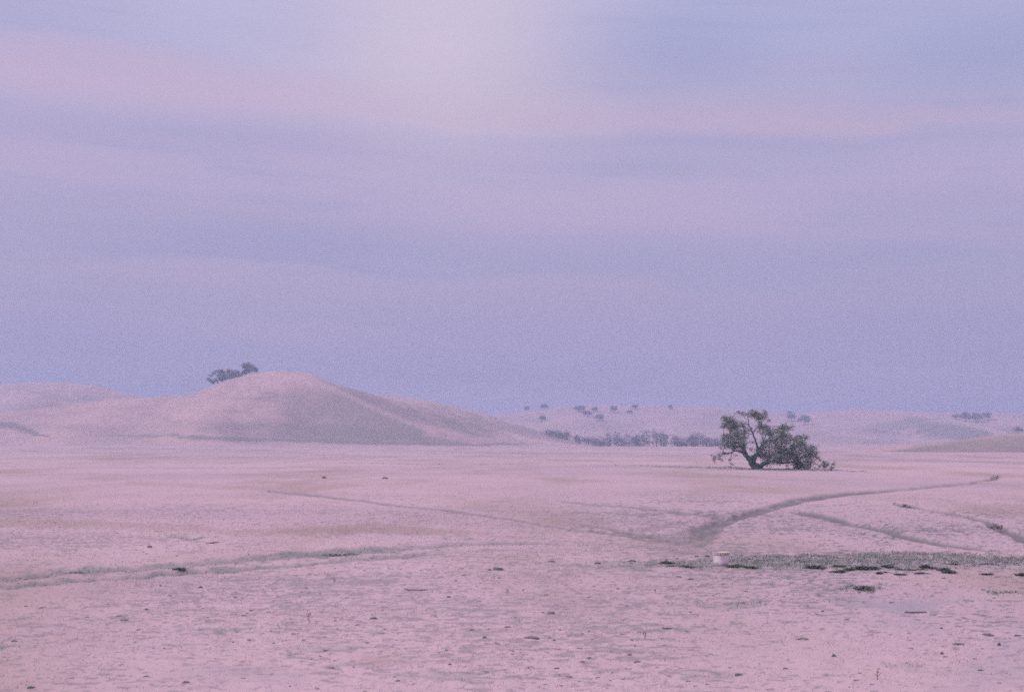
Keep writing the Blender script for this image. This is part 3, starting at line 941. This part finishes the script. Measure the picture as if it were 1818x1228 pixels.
def far_spot(px, py):
    """point of the far hill seen at the pixel"""
    ds = np.arange(1060, 1990, 4.0)
    x = (px - 909) / F * ds / CP
    z = H_FAR(x, ds)
    _, q = proj(x, ds, z)
    hit = np.where(q <= py)[0]
    if len(hit) == 0:
        i = int(np.argmin(q))
    else:
        i = int(hit[0])
    return (float(x[i]), float(ds[i]), float(z[i]))


protos = []
for s in range(3):
    limbs, blobs = make_far_proto(60 + s, 10.0, 8.0)
    protos.append((limbs, blobs))
built = {}
for i, (px, py, w, lab) in enumerate(FAR):
    loc = far_spot(px, py)
    s = i % 3
    if s not in built:
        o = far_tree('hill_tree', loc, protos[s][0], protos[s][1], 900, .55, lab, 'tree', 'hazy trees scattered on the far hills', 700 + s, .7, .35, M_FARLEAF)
        built[s] = o
    else:
        src = built[s]
        o = src.copy(); C.objects.link(o)
        for ch in list(src.children):
            c = ch.copy(); C.objects.link(c); c.parent = o
        o.location = loc; o['label'] = lab
    sc_ = w / 10.0
    vz = (.8, 1.15, .95, 1.05, .75)[i % 5]
    o.scale = (sc_ * 1.2, sc_ * 1.1, sc_ * vz * 1.1)
    o.rotation_euler = (0, 0, i * 2.17)

# ---- the line of trees along the foot of the far hills: one hazy mass
R = random.Random(77)
cents = []; rads = []; st = MB()
for i in range(210):
    px = R.uniform(965, 1300)
    t = (px - 985) / 300
    D = R.uniform(840, 905) + max(0.0, 1062 - px) * 1.6
    x = (px - 909) / F * D / CP
    g0 = float(ground_base(np.array([x]), np.array([D]))[0])
    hgt = (R.uniform(3.8, 8.2) + 1.8 * math.sin(px / 13.0) + 1.6 * math.sin(px / 31.0 + 2)) * min(1.0, max(.45, (px - 985) / 90))
    hgt = max(2.2, hgt)
    g0 += max(0.0, 1062 - px) * .085
    st.limb([(x, D, g0 - 1), (x + R.uniform(-.4, .4), D, g0 + hgt * .75)], [.16, .06], 5, 2, .1, i)
    for j in range(5):
        b = R.uniform(.15, 1)
        cents.append((x + R.uniform(-1.9, 1.9) * (1.15 - .6 * b), D + R.uniform(-1.5, 1.5), g0 + hgt * b)); rads.append(R.uniform(.8, 2.0))
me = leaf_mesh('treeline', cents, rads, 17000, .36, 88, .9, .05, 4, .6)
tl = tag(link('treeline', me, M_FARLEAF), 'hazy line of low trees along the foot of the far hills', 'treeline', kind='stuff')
st.build('trunks', M_BARK, tl)


# ------------------------------------------------------------------ the tub
def lathe(profile, n=40, wob=0.0, seed=0):
    r = random.Random(seed)
    ph = [r.uniform(0, 6.28) for _ in range(3)]
    vs = []; fs = []
    for (rad, z) in profile:
        for k in range(n):
            a = 2 * math.pi * k / n
            q = rad * (1 + wob * (math.sin(2 * a + ph[0]) + .5 * math.sin(3 * a + ph[1])))
            vs.append((q * math.cos(a), q * math.sin(a), z))
    for i in range(len(profile) - 1):
        for k in range(n):
            k2 = (k + 1) % n
            fs.append((i * n + k, i * n + k2, (i + 1) * n + k2, (i + 1) * n + k))
    return vs, fs


def mat_tub():
    m, nt, b = new_mat('weathered tub plastic'); n = NT(nt)
    pos = n.node('ShaderNodeTexCoord').outputs['Object']
    sep = n.node('ShaderNodeSeparateXYZ'); n.put(sep.inputs[0], pos)
    dirt = n.noise(pos, 9, 5, .65)
    col = n.mix(n.ramp(dirt, .4, .75, 0, .35), (0.66, 0.55, 0.60), (0.50, 0.41, 0.46))
    left_shade = n.math('MULTIPLY', n.ramp(n.math('ADD', sep.outputs[0], n.math('MULTIPLY', dirt, .12)), -.26, -.06, 1, 0), .85)
    col = n.mix(left_shade, col, (0.25, 0.235, 0.255))                      # shaded left side of the tub, painted into the colour
    mud = n.ramp(n.math('ADD', sep.outputs[2], n.math('MULTIPLY', dirt, -.12)), -.03, .09, .75, 0)
    col = n.mix(mud, col, SOIL)
    n.put(b.inputs['Base Color'], col)
    b.inputs['Roughness'].default_value = .6
    b.inputs['Specular IOR Level'].default_value = .25
    return m


def build_tub():
    x, y = G(1280, 1004)
    k = math.hypot(x, y) / F                       # metres per photo pixel there
    root = empty('feed_tub', (x, y, gz(x, y) - .015))
    tag(root, 'pale open plastic tub standing at the edge of the green strip', 'tub')
    rt, rb, h = 14.3 * k, 12.4 * k, 24.0 * k
    M = mat_tub()
    prof = [(0.01, .012), (rb * .9, .012), (rb, 0), (rb + .004, .02)]
    for i in range(1, 9):
        t = i / 8; prof.append((rb + (rt - rb) * t, .02 + (h - .05) * t))
    prof += [(rt - .010, h - .02)]
    for i in range(7, 0, -1):
        t = i / 8; prof.append((rb + (rt - rb) * t - .012, .03 + (h - .05) * t))
    prof += [(rb - .015, .035), (0.01, .034)]
    b = MB(); b.add(*lathe(prof, 48, .008, 4)); b.build('tub_wall', M, root)
    rm = mat_rough('sun-bleached rim', (0.34, 0.275, 0.27), (0.44, 0.36, 0.345), 30, .2, .01, .6)
    rp = [(rt + .001, h - .075), (rt + .014, h - .070), (rt + .016, h - .040), (rt + .007, h - .036), (rt + .007, h - .022), (rt + .020, h - .018), (rt + .022, h - .004), (rt + .012, h + .004), (rt - .008, h + .003), (rt - .010, h - .03)]
    r = MB(); r.add(*lathe(rp, 48, .008, 4)); r.build('rim', rm, root)
    # dried feed left in the bottom
    fd = MB(); fd.add(*lathe([(0.005, .12), (rb * .5, .115), (rb * .97, .10)], 32, 0.01, 2)); fd.build('feed_residue', M_CLOD, root)


build_tub()


# ------------------------------------------------------------------ clods, clumps, sticks and weeds
def clod_mesh(seed, rough=.35):
    """lumpy low dung heap, unit half width"""
    nu, nv = 18, 7
    vs = []; fs = []
    for j in range(nv):
        t = j / (nv - 1) * math.pi / 2
        for i in range(nu):
            a = 2 * math.pi * i / nu
            vs.append((math.cos(a) * math.cos(t), math.sin(a) * math.cos(t), math.sin(t)))
    v = np.array(vs)
    n1 = fbm(v[:, 0] * 1.7 + seed * 3.1, v[:, 1] * 1.7 + v[:, 2] * 2, seed, 3)
    n2 = fbm(v[:, 0] * 5 + seed, v[:, 1] * 5 + v[:, 2] * 4, seed + 5, 2)
    v = v * (1 + rough * n1 + rough * .5 * n2)[:, None]
    v[:nu, 2] = -.25
    for j in range(nv - 1):
        for i in range(nu):
            i2 = (i + 1) % nu
            fs.append((j * nu + i, j * nu + i2, (j + 1) * nu + i2, (j + 1) * nu + i))
    return mesh_np('dung_clod', v, np.array(fs), True)


CLODS = [clod_mesh(s) for s in (1, 2, 3, 4)]
for me in CLODS: me.materials.append(M_DUNG)
CLODS_B = [clod_mesh(s + 20, .45) for s in (1, 2, 3)]
for me in CLODS_B: me.materials.append(M_CLOD)


def place_clod(px, py, wpx, hpx, label, group=None, brown=False, i=0, cat='dung clod'):
    x, y = G(px, py)
    k = y / F
    me = (CLODS_B if brown else CLODS)[i % (3 if brown else 4)]
    o = bpy.data.objects.new('dung_clod', me)
    C.objects.link(o)
    w = wpx * k / 2
    hh = max(hpx * k * .95, .02)
    o.scale = (w, min(w * .9, w * .5 + .12), hh)
    y2 = y + o.scale[1] * .8
    o.location = (x, y2, gz(x, y2) - .012)
    o.rotation_euler = (0, 0, (i * 2.4) % .8 - .4)
    tag(o, label, cat, group)
    return o


def tuft(px, py, wpx, hpx, label, seed, n=150, group=None, mat=None):
    """spreading clump of dark blades"""
    x, y = G(px, py)
    k = y / F
    g = np.random.default_rng(seed)
    w = wpx * k / 2; h = hpx * k
    a = g.random(n) * 2 * np.pi; r = np.sqrt(g.random(n))
    bx = np.cos(a) * r * w; by = np.sin(a) * r * min(w, .35)
    hh = h * (1 - .75 * r ** 2) * (.5 + .6 * g.random(n)) + .015
    wd = .018 + .022 * g.random(n)
    t = g.random(n) * 2 * np.pi
    lx = bx * .25 + g.normal(size=n) * .04; ly = by * .25 + g.normal(size=n) * .04
    v = np.empty((n, 4, 3))
    dx, dy = np.cos(t) * wd, np.sin(t) * wd
    v[:, 0] = np.stack([bx - dx, by - dy, np.full(n, -.02)], 1)
    v[:, 1] = np.stack([bx + dx, by + dy, np.full(n, -.02)], 1)
    v[:, 2] = np.stack([bx + lx + dx * .6, by + ly + dy * .6, hh * .75], 1)
    v[:, 3] = np.stack([bx + lx * 1.7, by + ly * 1.7, hh], 1)
    me = mesh_np('grass_clump', v.reshape(-1, 3), np.arange(n * 4).reshape(n, 4), False)
    o = link('grass_clump', me, mat or M_GCLUMP)
    o.location = (x, y + min(w, .35) * .6, gz(x, y + .2))
    tag(o, label, 'grass clump', group)
    return o


M_GCLUMP = mat_island('dark clump blades', (0.056, 0.078, 0.072), (0.125, 0.132, 0.124))

# clumps round the tub and in the strip
tuft(1309, 1008.5, 26, 6, 'dark green clump at the right foot of the tub', 31, 190)
tuft(1335, 1010, 20, 4, 'thin low green clump, second to the right of the tub', 32, 110)
tuft(1184, 1003, 17, 7, 'rounded dark clump left of the tub, the tallest on that side', 33, 150)
tuft(1193, 1008, 8, 3, 'tiny clump at the foot of the rounded dark clump', 34, 60)
tuft(1220, 1008, 26, 3.5, 'flat strip of dark growth between the rounded clump and tub', 35, 90)
tuft(1450, 1010, 28, 7, 'widest dark green clump at the near edge of the strip', 36, 210)
GR = 'dark clumps along the near edge of the green strip'
for i, (px, py, w, h) in enumerate([(1491, 1007, 18, 3), (1509, 1012, 12, 4), (1532, 1011, 22, 6), (1552, 1011, 18, 5), (1578, 1007, 18, 5), (1600, 1012, 10, 3), (1621, 1014, 16, 3), (1638, 1013, 12, 4), (1645, 1008, 17, 7), (1658, 1009, 9, 3),
                                    (1677, 1013, 20, 6), (1686, 1018, 20, 5), (1638, 1019, 18, 3), (1695, 1003, 12, 3), (1750, 1001, 14, 3), (1600, 1022, 14, 3), (1562, 1020, 6, 4), (1573, 1017, 8, 3), (1485, 1017, 12, 3), (1495, 1016, 12, 4), (1754, 1022, 15, 4)]):
    tuft(px, py, w, h, 'low dark green clump at the near edge of the green strip', 40 + i, int(40 + w * 4.5), GR)
tuft(1815, 1024, 16, 6, 'dark clump cut by the right edge just below the strip', 70, 120)
tuft(1536, 1050, 22, 8, 'soft grey-green clump alone on the bare ground below the strip', 71, 120, mat=M_GBLADE)
tuft(318, 1012, 20, 4, 'dark clump in the near rut, the blackest spot of the ruts', 72, 70)
tuft(132, 1016, 34, 4, 'dark green patch standing in the far rut at left', 73, 70, mat=M_GBLADE)
tuft(610, 984, 60, 3.5, 'wide patch of rough green growth in the far rut', 74, 90, mat=M_GBLADE)

place_clod(885, 1013.5, 21, 5, 'flat dark clod with a wide base in the open mid pasture', i=0)
place_clod(869, 1013.5, 7, 3.5, 'small dark lump touching the left of the flat wide clod', i=1)
place_clod(979, 998.5, 15, 3, 'dark low clod farthest left of the strip of growth', i=2)
place_clod(1061, 1002, 11, 4, 'dark clod between the farthest left clod and the long one', i=3)
place_clod(1122, 998.5, 16, 3, 'long thin dark clod just left of the rounded clump', i=1)
place_clod(1237, 989, 9, 3.2, 'left of two dark clods touching behind the tub', i=2)
place_clod(1256, 989, 10, 3.2, 'right of two dark clods beside the top of the tub', i=0)
place_clod(1226, 1030.5, 14, 3.2, 'dark flat clod alone on the pale grass below the tub', i=1)
place_clod(265, 970, 8, 4.5, 'dark lump with a thin tail beyond the ruts at left', i=3)
place_clod(575, 849, 9, 3.5, 'left of two distant dark lumps on the far left pasture', i=0)
place_clod(683, 850, 12, 3, 'right of two distant dark lumps on the far left pasture', i=1)
place_clod(1775, 1149, 7, 6, 'dark upright round lump in the right foreground', i=2)
place_clod(1757, 1130, 18, 3.4, 'wide flat brown clod above the dark round lump at right', i=1, brown=True)
place_clod(1808, 1134, 13, 3.6, 'dark flat clod by the right edge of the foreground', i=3)
place_clod(1705, 1148, 20, 5, 'grey flat low mound left of the dark round lump', i=2, brown=True)
place_clod(1672, 1118, 6, 3.2, 'small dark lump alone below the bare hollow', i=0)
place_clod(1427, 1137, 22, 4, 'wide dark brown flat clod in the right foreground', i=0, brown=True)
place_clod(1481, 1168, 9, 5, 'blue-grey peaked lump in the lower right foreground', i=1)
place_clod(1395, 1190, 9, 4, 'small brown lump low in the right foreground', i=2, brown=True)
place_clod(1312, 1201, 13, 5, 'large rounded dark clod near the bottom edge', i=3)
place_clod(1461, 1087, 6, 3.6, 'tiny tilted dark lump left of the bare hollow', i=2)
place_clod(980, 1090, 13, 4, 'brown lump, larger of the pair in the middle foreground', i=1, brown=True)
place_clod(964, 1088.5, 6, 3.2, 'brown lump, smaller of the pair in the middle foreground', i=2, brown=True)
place_clod(285, 1041, 4.5, 3.6, 'small brown lump below the ruts at left', i=0, brown=True)
place_clod(355, 1043.5, 8, 3.6, 'small greenish lump below the ruts, right of a brown one', i=1)
place_clod(259, 1083, 8, 3.2, 'dark wedge-shaped lump in the left foreground', i=2)
place_clod(220, 1101.5, 16, 3.4, 'flat brownish clod lower left of the dark wedge lump', i=1, brown=True)
place_clod(74, 1079, 12, 3.2, 'blue-grey low clod near the left edge', i=3)
place_clod(797, 1061, 8, 4, 'dark small heap right of the fallen stick', i=0)
place_clod(860, 1136, 9, 3.4, 'small dark clod in the middle foreground, below the stick', i=1)
place_clod(944, 1134, 28, 3.2, 'long flat brown clod left of centre in the foreground', i=0, brown=True)
place_clod(976, 1131, 8, 3, 'small brown lump beside the long flat clod', i=2, brown=True)
place_clod(1320, 1073, 10, 3, 'brown clod on the grey patch below the tub', i=1, brown=True)
place_clod(54, 1222, 14, 5, 'dark clod low in the bottom left corner', i=3)
place_clod(663, 1100, 14, 4, 'dark clod in the left middle foreground below the stick', i=2)
place_clod(577, 1157, 9, 3.4, 'small bluish clod in a grey patch of the left foreground', i=0)
# the rest of the scattered clods: nothing tells them apart
R = random.Random(5)
sc = 0
TAKEN = [(1280, 1000)]
while sc < 95:
    px = R.uniform(0, 1818); py = 1018 + 205 * R.random() ** .85
    if px < 900 and py < 1040: continue
    if R.random() > (.9 if px > 900 else .5): continue
    if any(abs(px - a) < 26 and abs(py - b) < 9 for a, b in TAKEN): continue
    TAKEN.append((px, py))
    w = R.uniform(5, 11) * (.8 + .5 * (py - 1018) / 200)
    place_clod(px, py, w, w * R.uniform(.16, .32), 'small flat brown clod scattered in the dry foreground grass', 'small clods scattered over the foreground grass', True, sc)
    sc += 1


# loose litter: crumbs of dung, hoof-turned soil and dead leaves past counting
def build_litter():
    g = np.random.default_rng(99)
    n = 21000
    y0, y1 = 17.0, 80.0
    y = np.sqrt(g.random(n) * (y1 ** 2 - y0 ** 2) + y0 ** 2); x = y * (g.random(n) * 1.25 - .625)
    dens = sstep(-.35, .75, fbm(x / 5, y / 8, 83, 3) + .5 * fbm(x / 1.2, y / 1.5, 85, 2)) * np.where(x > 0, 1.0, .75) * np.clip(45 / y, .25, 1)
    mk = ground_masks(x, y)
    keep = g.random(n) < dens * (1 - .7 * mk[3])
    x, y = x[keep], y[keep]; n = len(x)
    z = ground_z(x, y, ground_masks(x, y))
    r = .010 + .030 * g.random(n) ** 4
    base = np.array([(1, 0, 0), (.5, .87, 0), (-.5, .87, 0), (-1, 0, 0), (-.5, -.87, 0), (.5, -.87, 0), (.45, .2, 1), (-.4, .25, .9), (0, -.45, .8)])
    fc = np.array([(0, 1, 6), (1, 2, 7), (2, 3, 7), (3, 4, 8), (4, 5, 8), (5, 0, 6), (1, 7, 6), (3, 8, 7), (5, 6, 8), (6, 7, 8)])
    v = base[None] * (1 + .5 * (g.random((n, 9, 1)) - .5)) * np.stack([r * (1 + 1.6 * g.random(n)), r, r * (.25 + .35 * g.random(n))], 1)[:, None, :]
    a = g.random(n) * 6.283; ca, sa = np.cos(a)[:, None], np.sin(a)[:, None]
    vx = v[:, :, 0] * ca - v[:, :, 1] * sa; vy = v[:, :, 0] * sa + v[:, :, 1] * ca
    V = np.stack([vx + x[:, None], vy + y[:, None], v[:, :, 2] + z[:, None] - .004 + .012 * g.random((n, 1))], 2).reshape(-1, 3)
    f = (fc[None] + (np.arange(n) * 9)[:, None, None]).reshape(-1, 3)
    me = mesh_np('ground_litter', V, f, False)
    tag(link('ground_litter', me, mat_island('litter', (0.055, 0.062, 0.064), (0.20, 0.155, 0.155))), 'dark crumbs of soil and dung strewn through the dry grass', 'ground litter', kind='stuff')


build_litter()


def stick(px, py, lpx, rpx, label, seed, tilt=0.0, name='fallen_branch', cat='stick', end=None):
    x, y = G(px, py); k = y / F
    L = lpx * k / 2; r = rpx * k
    z = gz(x, y) + r * 1.6
    m = MB(); R = random.Random(seed)
    pts = []; rad = []
    for i in range(7):
        t = i / 6 * 2 - 1
        pts.append((t * L, t * L * tilt + R.uniform(-.02, .02), R.uniform(-.3, .3) * r + (.10 * k * 20 if (end and i == 0) else 0))); rad.append(r * (1 - .3 * abs(t)))
    m.limb(pts, rad, 7, 2, r * .15, seed)
    m.limb([pts[1], (pts[1][0] - L * .14, pts[1][1] + .1, r * 2.4)], [r * .5, r * .25], 5, 2, 0, seed + 1)
    m.limb([pts[4], (pts[4][0] + L * .16, pts[4][1] - .14, r * 1.2)], [r * .4, r * .2], 5, 2, 0, seed + 2)
    o = m.build(name, M_DUNGSTICK); o.location = (x, y, z)
    tag(o, label, cat)


M_DUNGSTICK = mat_rough('weathered wood', (0.060, 0.058, 0.062), (0.13, 0.105, 0.11), 18, .6, .01)
stick(738, 1049.5, 40, 1.1, 'thin fallen stick lying flat on the grass left of centre', 1, .15, end=True)
stick(377, 963.5, 16, 1.0, 'short tilted twig lying beyond the ruts at left', 2, 1.6)
stick(1626, 1091.5, 40, 1.3, 'dark branch lying along the near rim of the bare hollow', 3, .05)
stick(1185, 1117, 18, 1.0, 'short dark twig in the centre foreground', 4, .1)


def weed(px, py, hpx, label, seed):
    x, y = G(px, py); k = y / F; h = hpx * k
    root = MB(); R = random.Random(seed)
    root.limb([(0, 0, -.03), (R.uniform(-.02, .02), 0, h * .5), (R.uniform(-.03, .03), 0, h)], [.008, .006, .004], 5, 3, .003, seed)
    for j in range(7):
        z0 = h * R.uniform(.3, .95); a = R.uniform(0, 6.28); l = h * R.uniform(.15, .32)
        root.limb([(0, 0, z0), (math.cos(a) * l * .6, math.sin(a) * l * .6, z0 + l * .35), (math.cos(a) * l, math.sin(a) * l, z0 + l * .75)], [.005, .004, .007], 4, 2, 0, seed + j)
    o = root.build('dry_weed', M_WEED); o.location = (x, y, gz(x, y))
    tag(o, label, 'dry weed')


M_WEED = mat_rough('dry weed stems', (0.15, 0.105, 0.075), (0.26, 0.17, 0.13), 30)
weed(1559, 1207, 20, 'upright brown dry weed near the bottom right foreground', 1)
weed(1144, 1136, 14, 'faint thin dry weed stalk in the centre foreground', 2)
weed(901, 1058, 11, 'thin dry stalk beside the middle of the pasture foreground', 3)
weed(594, 1037, 11, 'reddish dry stalk below the ruts, left of the fallen stick', 4)
weed(548, 1107, 16, 'faint tall dry stalk in the left middle foreground', 5)
weed(1163, 1056, 8, 'short dry stalk in the grass left below the tub', 6)


# ------------------------------------------------------------------ haze
def build_haze():
    x0, x1, y0, y1, z0, z1 = -2700, 2700, -2700, 2700, -14, 75
    vs = [(x, y, z) for z in (z0, z1) for y in (y0, y1) for x in (x0, x1)]
    fs = [(0, 2, 3, 1), (4, 5, 7, 6), (0, 1, 5, 4), (1, 3, 7, 5), (3, 2, 6, 7), (2, 0, 4, 6)]
    me = bpy.data.meshes.new('haze'); me.from_pydata(vs, [], fs)
    m = bpy.data.materials.new('haze air'); m.use_nodes = True
    nt = m.node_tree; nt.nodes.clear()
    out = nt.nodes.new('ShaderNodeOutputMaterial'); v = nt.nodes.new('ShaderNodeVolumePrincipled')
    v.inputs['Color'].default_value = HAZE_COL
    v.inputs['Density'].default_value = HAZE_DEN
    v.inputs['Anisotropy'].default_value = 0.2
    nt.links.new(v.outputs[0], out.inputs['Volume'])
    o = link('haze', me, m); tag(o, 'thin lavender haze over the whole pasture', 'haze', kind='stuff')


HAZE_COL = (0.415, 0.475, 0.69, 1)
HAZE_DEN = 0.00050
build_haze()

# ------------------------------------------------------------------ light and sky
SUN_EL, SUN_AZ = math.radians(42), math.radians(-102)     # azimuth from +Y towards +X: the sun stands to the left
sd = Vector((math.sin(SUN_AZ) * math.cos(SUN_EL), math.cos(SUN_AZ) * math.cos(SUN_EL), math.sin(SUN_EL)))
sun = bpy.data.lights.new('sun', 'SUN'); sun.energy = 1.1; sun.angle = math.radians(11); sun.color = (1.0, .93, .90)
so = bpy.data.objects.new('sun', sun); C.objects.link(so)
so.rotation_euler = (-sd).to_track_quat('-Z', 'Y').to_euler(); so.location = (-60, 20, 80)

EXPO = 1.3
w = bpy.data.worlds.new('World'); scene.world = w; w.use_nodes = True
nt = w.node_tree; n = NT(nt)
bg = nt.nodes['Background']; bg.inputs['Strength'].default_value = 0.1
sky = n.node('ShaderNodeTexSky', sky_type='NISHITA')
sky.sun_disc = False; sky.sun_elevation = SUN_EL; sky.sun_rotation = SUN_AZ; sky.air_density = 1.5; sky.dust_density = 3
dirv = n.node('ShaderNodeTexCoord').outputs['Generated']
sep = n.node('ShaderNodeSeparateXYZ'); n.put(sep.inputs[0], dirv)
dx, dy, dz = sep.outputs
KS = 8.8 / 2 ** EXPO


def lin(r, g, b):
    f = lambda c: (c / 255 / 12.92) if c / 255 <= .04045 else ((c / 255 + .055) / 1.055) ** 2.4
    return (f(r) * KS, f(g) * KS, f(b) * KS)


def el(py): return math.sin(math.atan((614 - py) / F) + PITCH)
def az(px): return (px - 909) / F


# vertical run of the cloud deck
rampn = n.node('ShaderNodeValToRGB')
n.put(rampn.inputs[0], n.math('MULTIPLY', dz, 2.5, clamp=True))
STOPS = [(720, (164, 160, 200)), (610, (175, 165, 207)), (500, (177, 167, 207)), (430, (177, 167, 209)), (330, (190, 176, 214)), (250, (190, 178, 215)), (130, (191, 184, 221)), (0, (196, 193, 230))]
cr = rampn.color_ramp
els = cr.elements
for i, (py, c) in enumerate(STOPS):
    pos = el(py) * 2.5
    e = els[i] if i < 2 else els.new(pos)
    e.position = pos; e.color = tuple(x / 6.0 for x in lin(*c)) + (1,)
e = els.new(.999); e.color = tuple(x / 6.0 * 1.9 for x in lin(200, 196, 222)) + (1,)
col = n.mix(1.0, rampn.outputs[0], (6.0, 6.0, 6.0), 'MULTIPLY')


# drawn-out streaks
vecn = n.node('ShaderNodeCombineXYZ')
n.put(vecn.inputs[0], n.math('MULTIPLY', dx, 2.6)); n.put(vecn.inputs[1], n.math('MULTIPLY', dy, 1.2))
n.put(vecn.inputs[2], n.math('MULTIPLY', n.math('ADD', dz, n.math('MULTIPLY', dx, .04)), 30.0))
st1 = n.noise(vecn.outputs[0], 1.0, 4, .5)
st2 = n.noise(vecn.outputs[0], 2.3, 7, .66)
soft = n.noise(dirv, 7.0, 3, .5, (1, 1, 2.2))
PINK = lin(206, 180, 212); BLUE = lin(160, 162, 208); GLOW = lin(226, 209, 228)
wav = n.math('ADD', n.math('MULTIPLY', n.math('SUBTRACT', st2, .5), .022), n.math('MULTIPLY', n.math('SUBTRACT', soft, .5), .035))


def blob(px, py, sx, sy, slope=0.0, edge=0):
    """soft patch of the sky; slope in photo pixels down per pixel across"""
    u = n.math('MULTIPLY', n.math('SUBTRACT', dx, az(px)), F / sx)
    yy = n.math('ADD', n.math('SUBTRACT', dz, el(py)), n.math('MULTIPLY', n.math('SUBTRACT', dx, az(px)), slope))
    yy = n.math('ADD', yy, wav)
    v = n.math('MULTIPLY', yy, F / sy)
    r2 = n.math('ADD', n.math('MULTIPLY', u, u), n.math('MULTIPLY', v, v))
    g = n.math('EXPONENT', n.math('MULTIPLY', r2, -1.0))
    if edge:                                        # a cloud sheet with one firm border (1: upper, -1: lower)
        g = n.math('MULTIPLY', g, n.ramp(n.math('MULTIPLY', v, edge), -.05, .30, 1, 0))
    return g


col = n.mix(n.ramp(st1, .45, .70, 0, .55), col, lin(200, 179, 213))
col = n.mix(n.ramp(st2, .48, .72, 0, .45), col, BLUE)
col = n.mix(n.ramp(soft, .5, .75, 0, .35), col, lin(182, 176, 219))
warp = n.math('ADD', .75, n.math('MULTIPLY', st1, .5))
for (px, py, sx, sy, sl, c, k, *ed) in [
    (120, 155, 420, 36, .10, lin(214, 184, 214), .75), (500, 185, 420, 30, .10, lin(208, 184, 214), .4), (1000, 195, 420, 42, .08, lin(208, 186, 212), .6), (1500, 225, 450, 22, .05, lin(200, 178, 208), .55),
    (800, 70, 240, 190, .1, GLOW, .7), (740, -40, 330, 220, 0, GLOW, .5), (480, 20, 160, 90, 0, lin(198, 192, 228), .5), (1000, 160, 160, 60, 0, lin(208, 190, 214), .4),
    (1200, 90, 190, 95, 0, lin(166, 168, 214), .7), (1700, 130, 220, 100, 0, lin(164, 168, 212), .7), (80, 70, 200, 70, 0, lin(178, 172, 214), .5), (1500, 20, 260, 70, 0, lin(182, 184, 224), .5),
    (1300, 262, 420, 16, .03, lin(168, 165, 208), .5), (330, 262, 500, 30, .05, lin(176, 168, 210), .5), (980, 370, 330, 60, .03, lin(196, 178, 214), .55), (450, 440, 500, 45, .04, lin(162, 160, 206), .6), (1150, 300, 250, 30, .04, lin(172, 168, 210), .4),
    (300, 488, 620, 60, .03, lin(186, 171, 209), .6, 1), (1150, 512, 480, 50, .02, lin(188, 171, 209), .5, 1), (1350, 232, 520, 40, .03, lin(204, 181, 211), .6, -1), (250, 112, 420, 90, .10, lin(208, 184, 216), .5, 1), (1000, 330, 330, 110, .03, lin(200, 181, 216), .5, 1), (1100, 530, 500, 22, .02, lin(182, 168, 208), .45), (1650, 600, 400, 90, 0, lin(166, 159, 203), .5), (150, 620, 420, 70, 0, lin(162, 158, 204), .5), (1100, 620, 300, 60, 0, lin(182, 168, 208), .35), (250, 436, 130, 6, .02, lin(184, 168, 208), .5), (560, 472, 400, 10, .03, lin(160, 158, 204), .4),
    (1500, 470, 420, 40, 0, lin(166, 162, 206), .4)]:
    col = n.mix(n.math('MULTIPLY', n.math('MULTIPLY', blob(px, py, sx, sy, sl, ed[0] if ed else 0), k), warp, clamp=True), col, c)
# the unseen bright overcast dome higher up lights the land
hi = n.ramp(dz, .33, .75)
col = n.mix(hi, col, (5.6, 5.0, 6.0))
# below the horizon and behind: as the ground
final = n.mix(.95, sky.outputs[0], col)
n.put(bg.inputs['Color'], final)

# ------------------------------------------------------------------ camera, view
cam = bpy.data.cameras.new('camera'); cam.lens = F * 36 / 1818; cam.sensor_width = 36; cam.sensor_fit = 'HORIZONTAL'
cam.clip_start = .1; cam.clip_end = 20000
co = bpy.data.objects.new('camera', cam); C.objects.link(co)
co.location = (0, 0, CAM_Z); co.rotation_euler = (math.pi / 2 + PITCH, 0, 0)
scene.camera = co
scene.view_settings.view_transform = 'Standard'; scene.view_settings.look = 'None'
scene.view_settings.exposure = EXPO; scene.view_settings.gamma = 1; scene.view_settings.use_curve_mapping = False
scene.render.engine = 'CYCLES'
cy = scene.cycles
cy.max_bounces = 4; cy.diffuse_bounces = 2; cy.glossy_bounces = 1; cy.transmission_bounces = 1; cy.volume_bounces = 1; cy.transparent_max_bounces = 4
cy.use_denoising = False
cy.filter_width = 1.8
cy.use_adaptive_sampling = True; cy.adaptive_threshold = 0.05; cy.adaptive_min_samples = 16
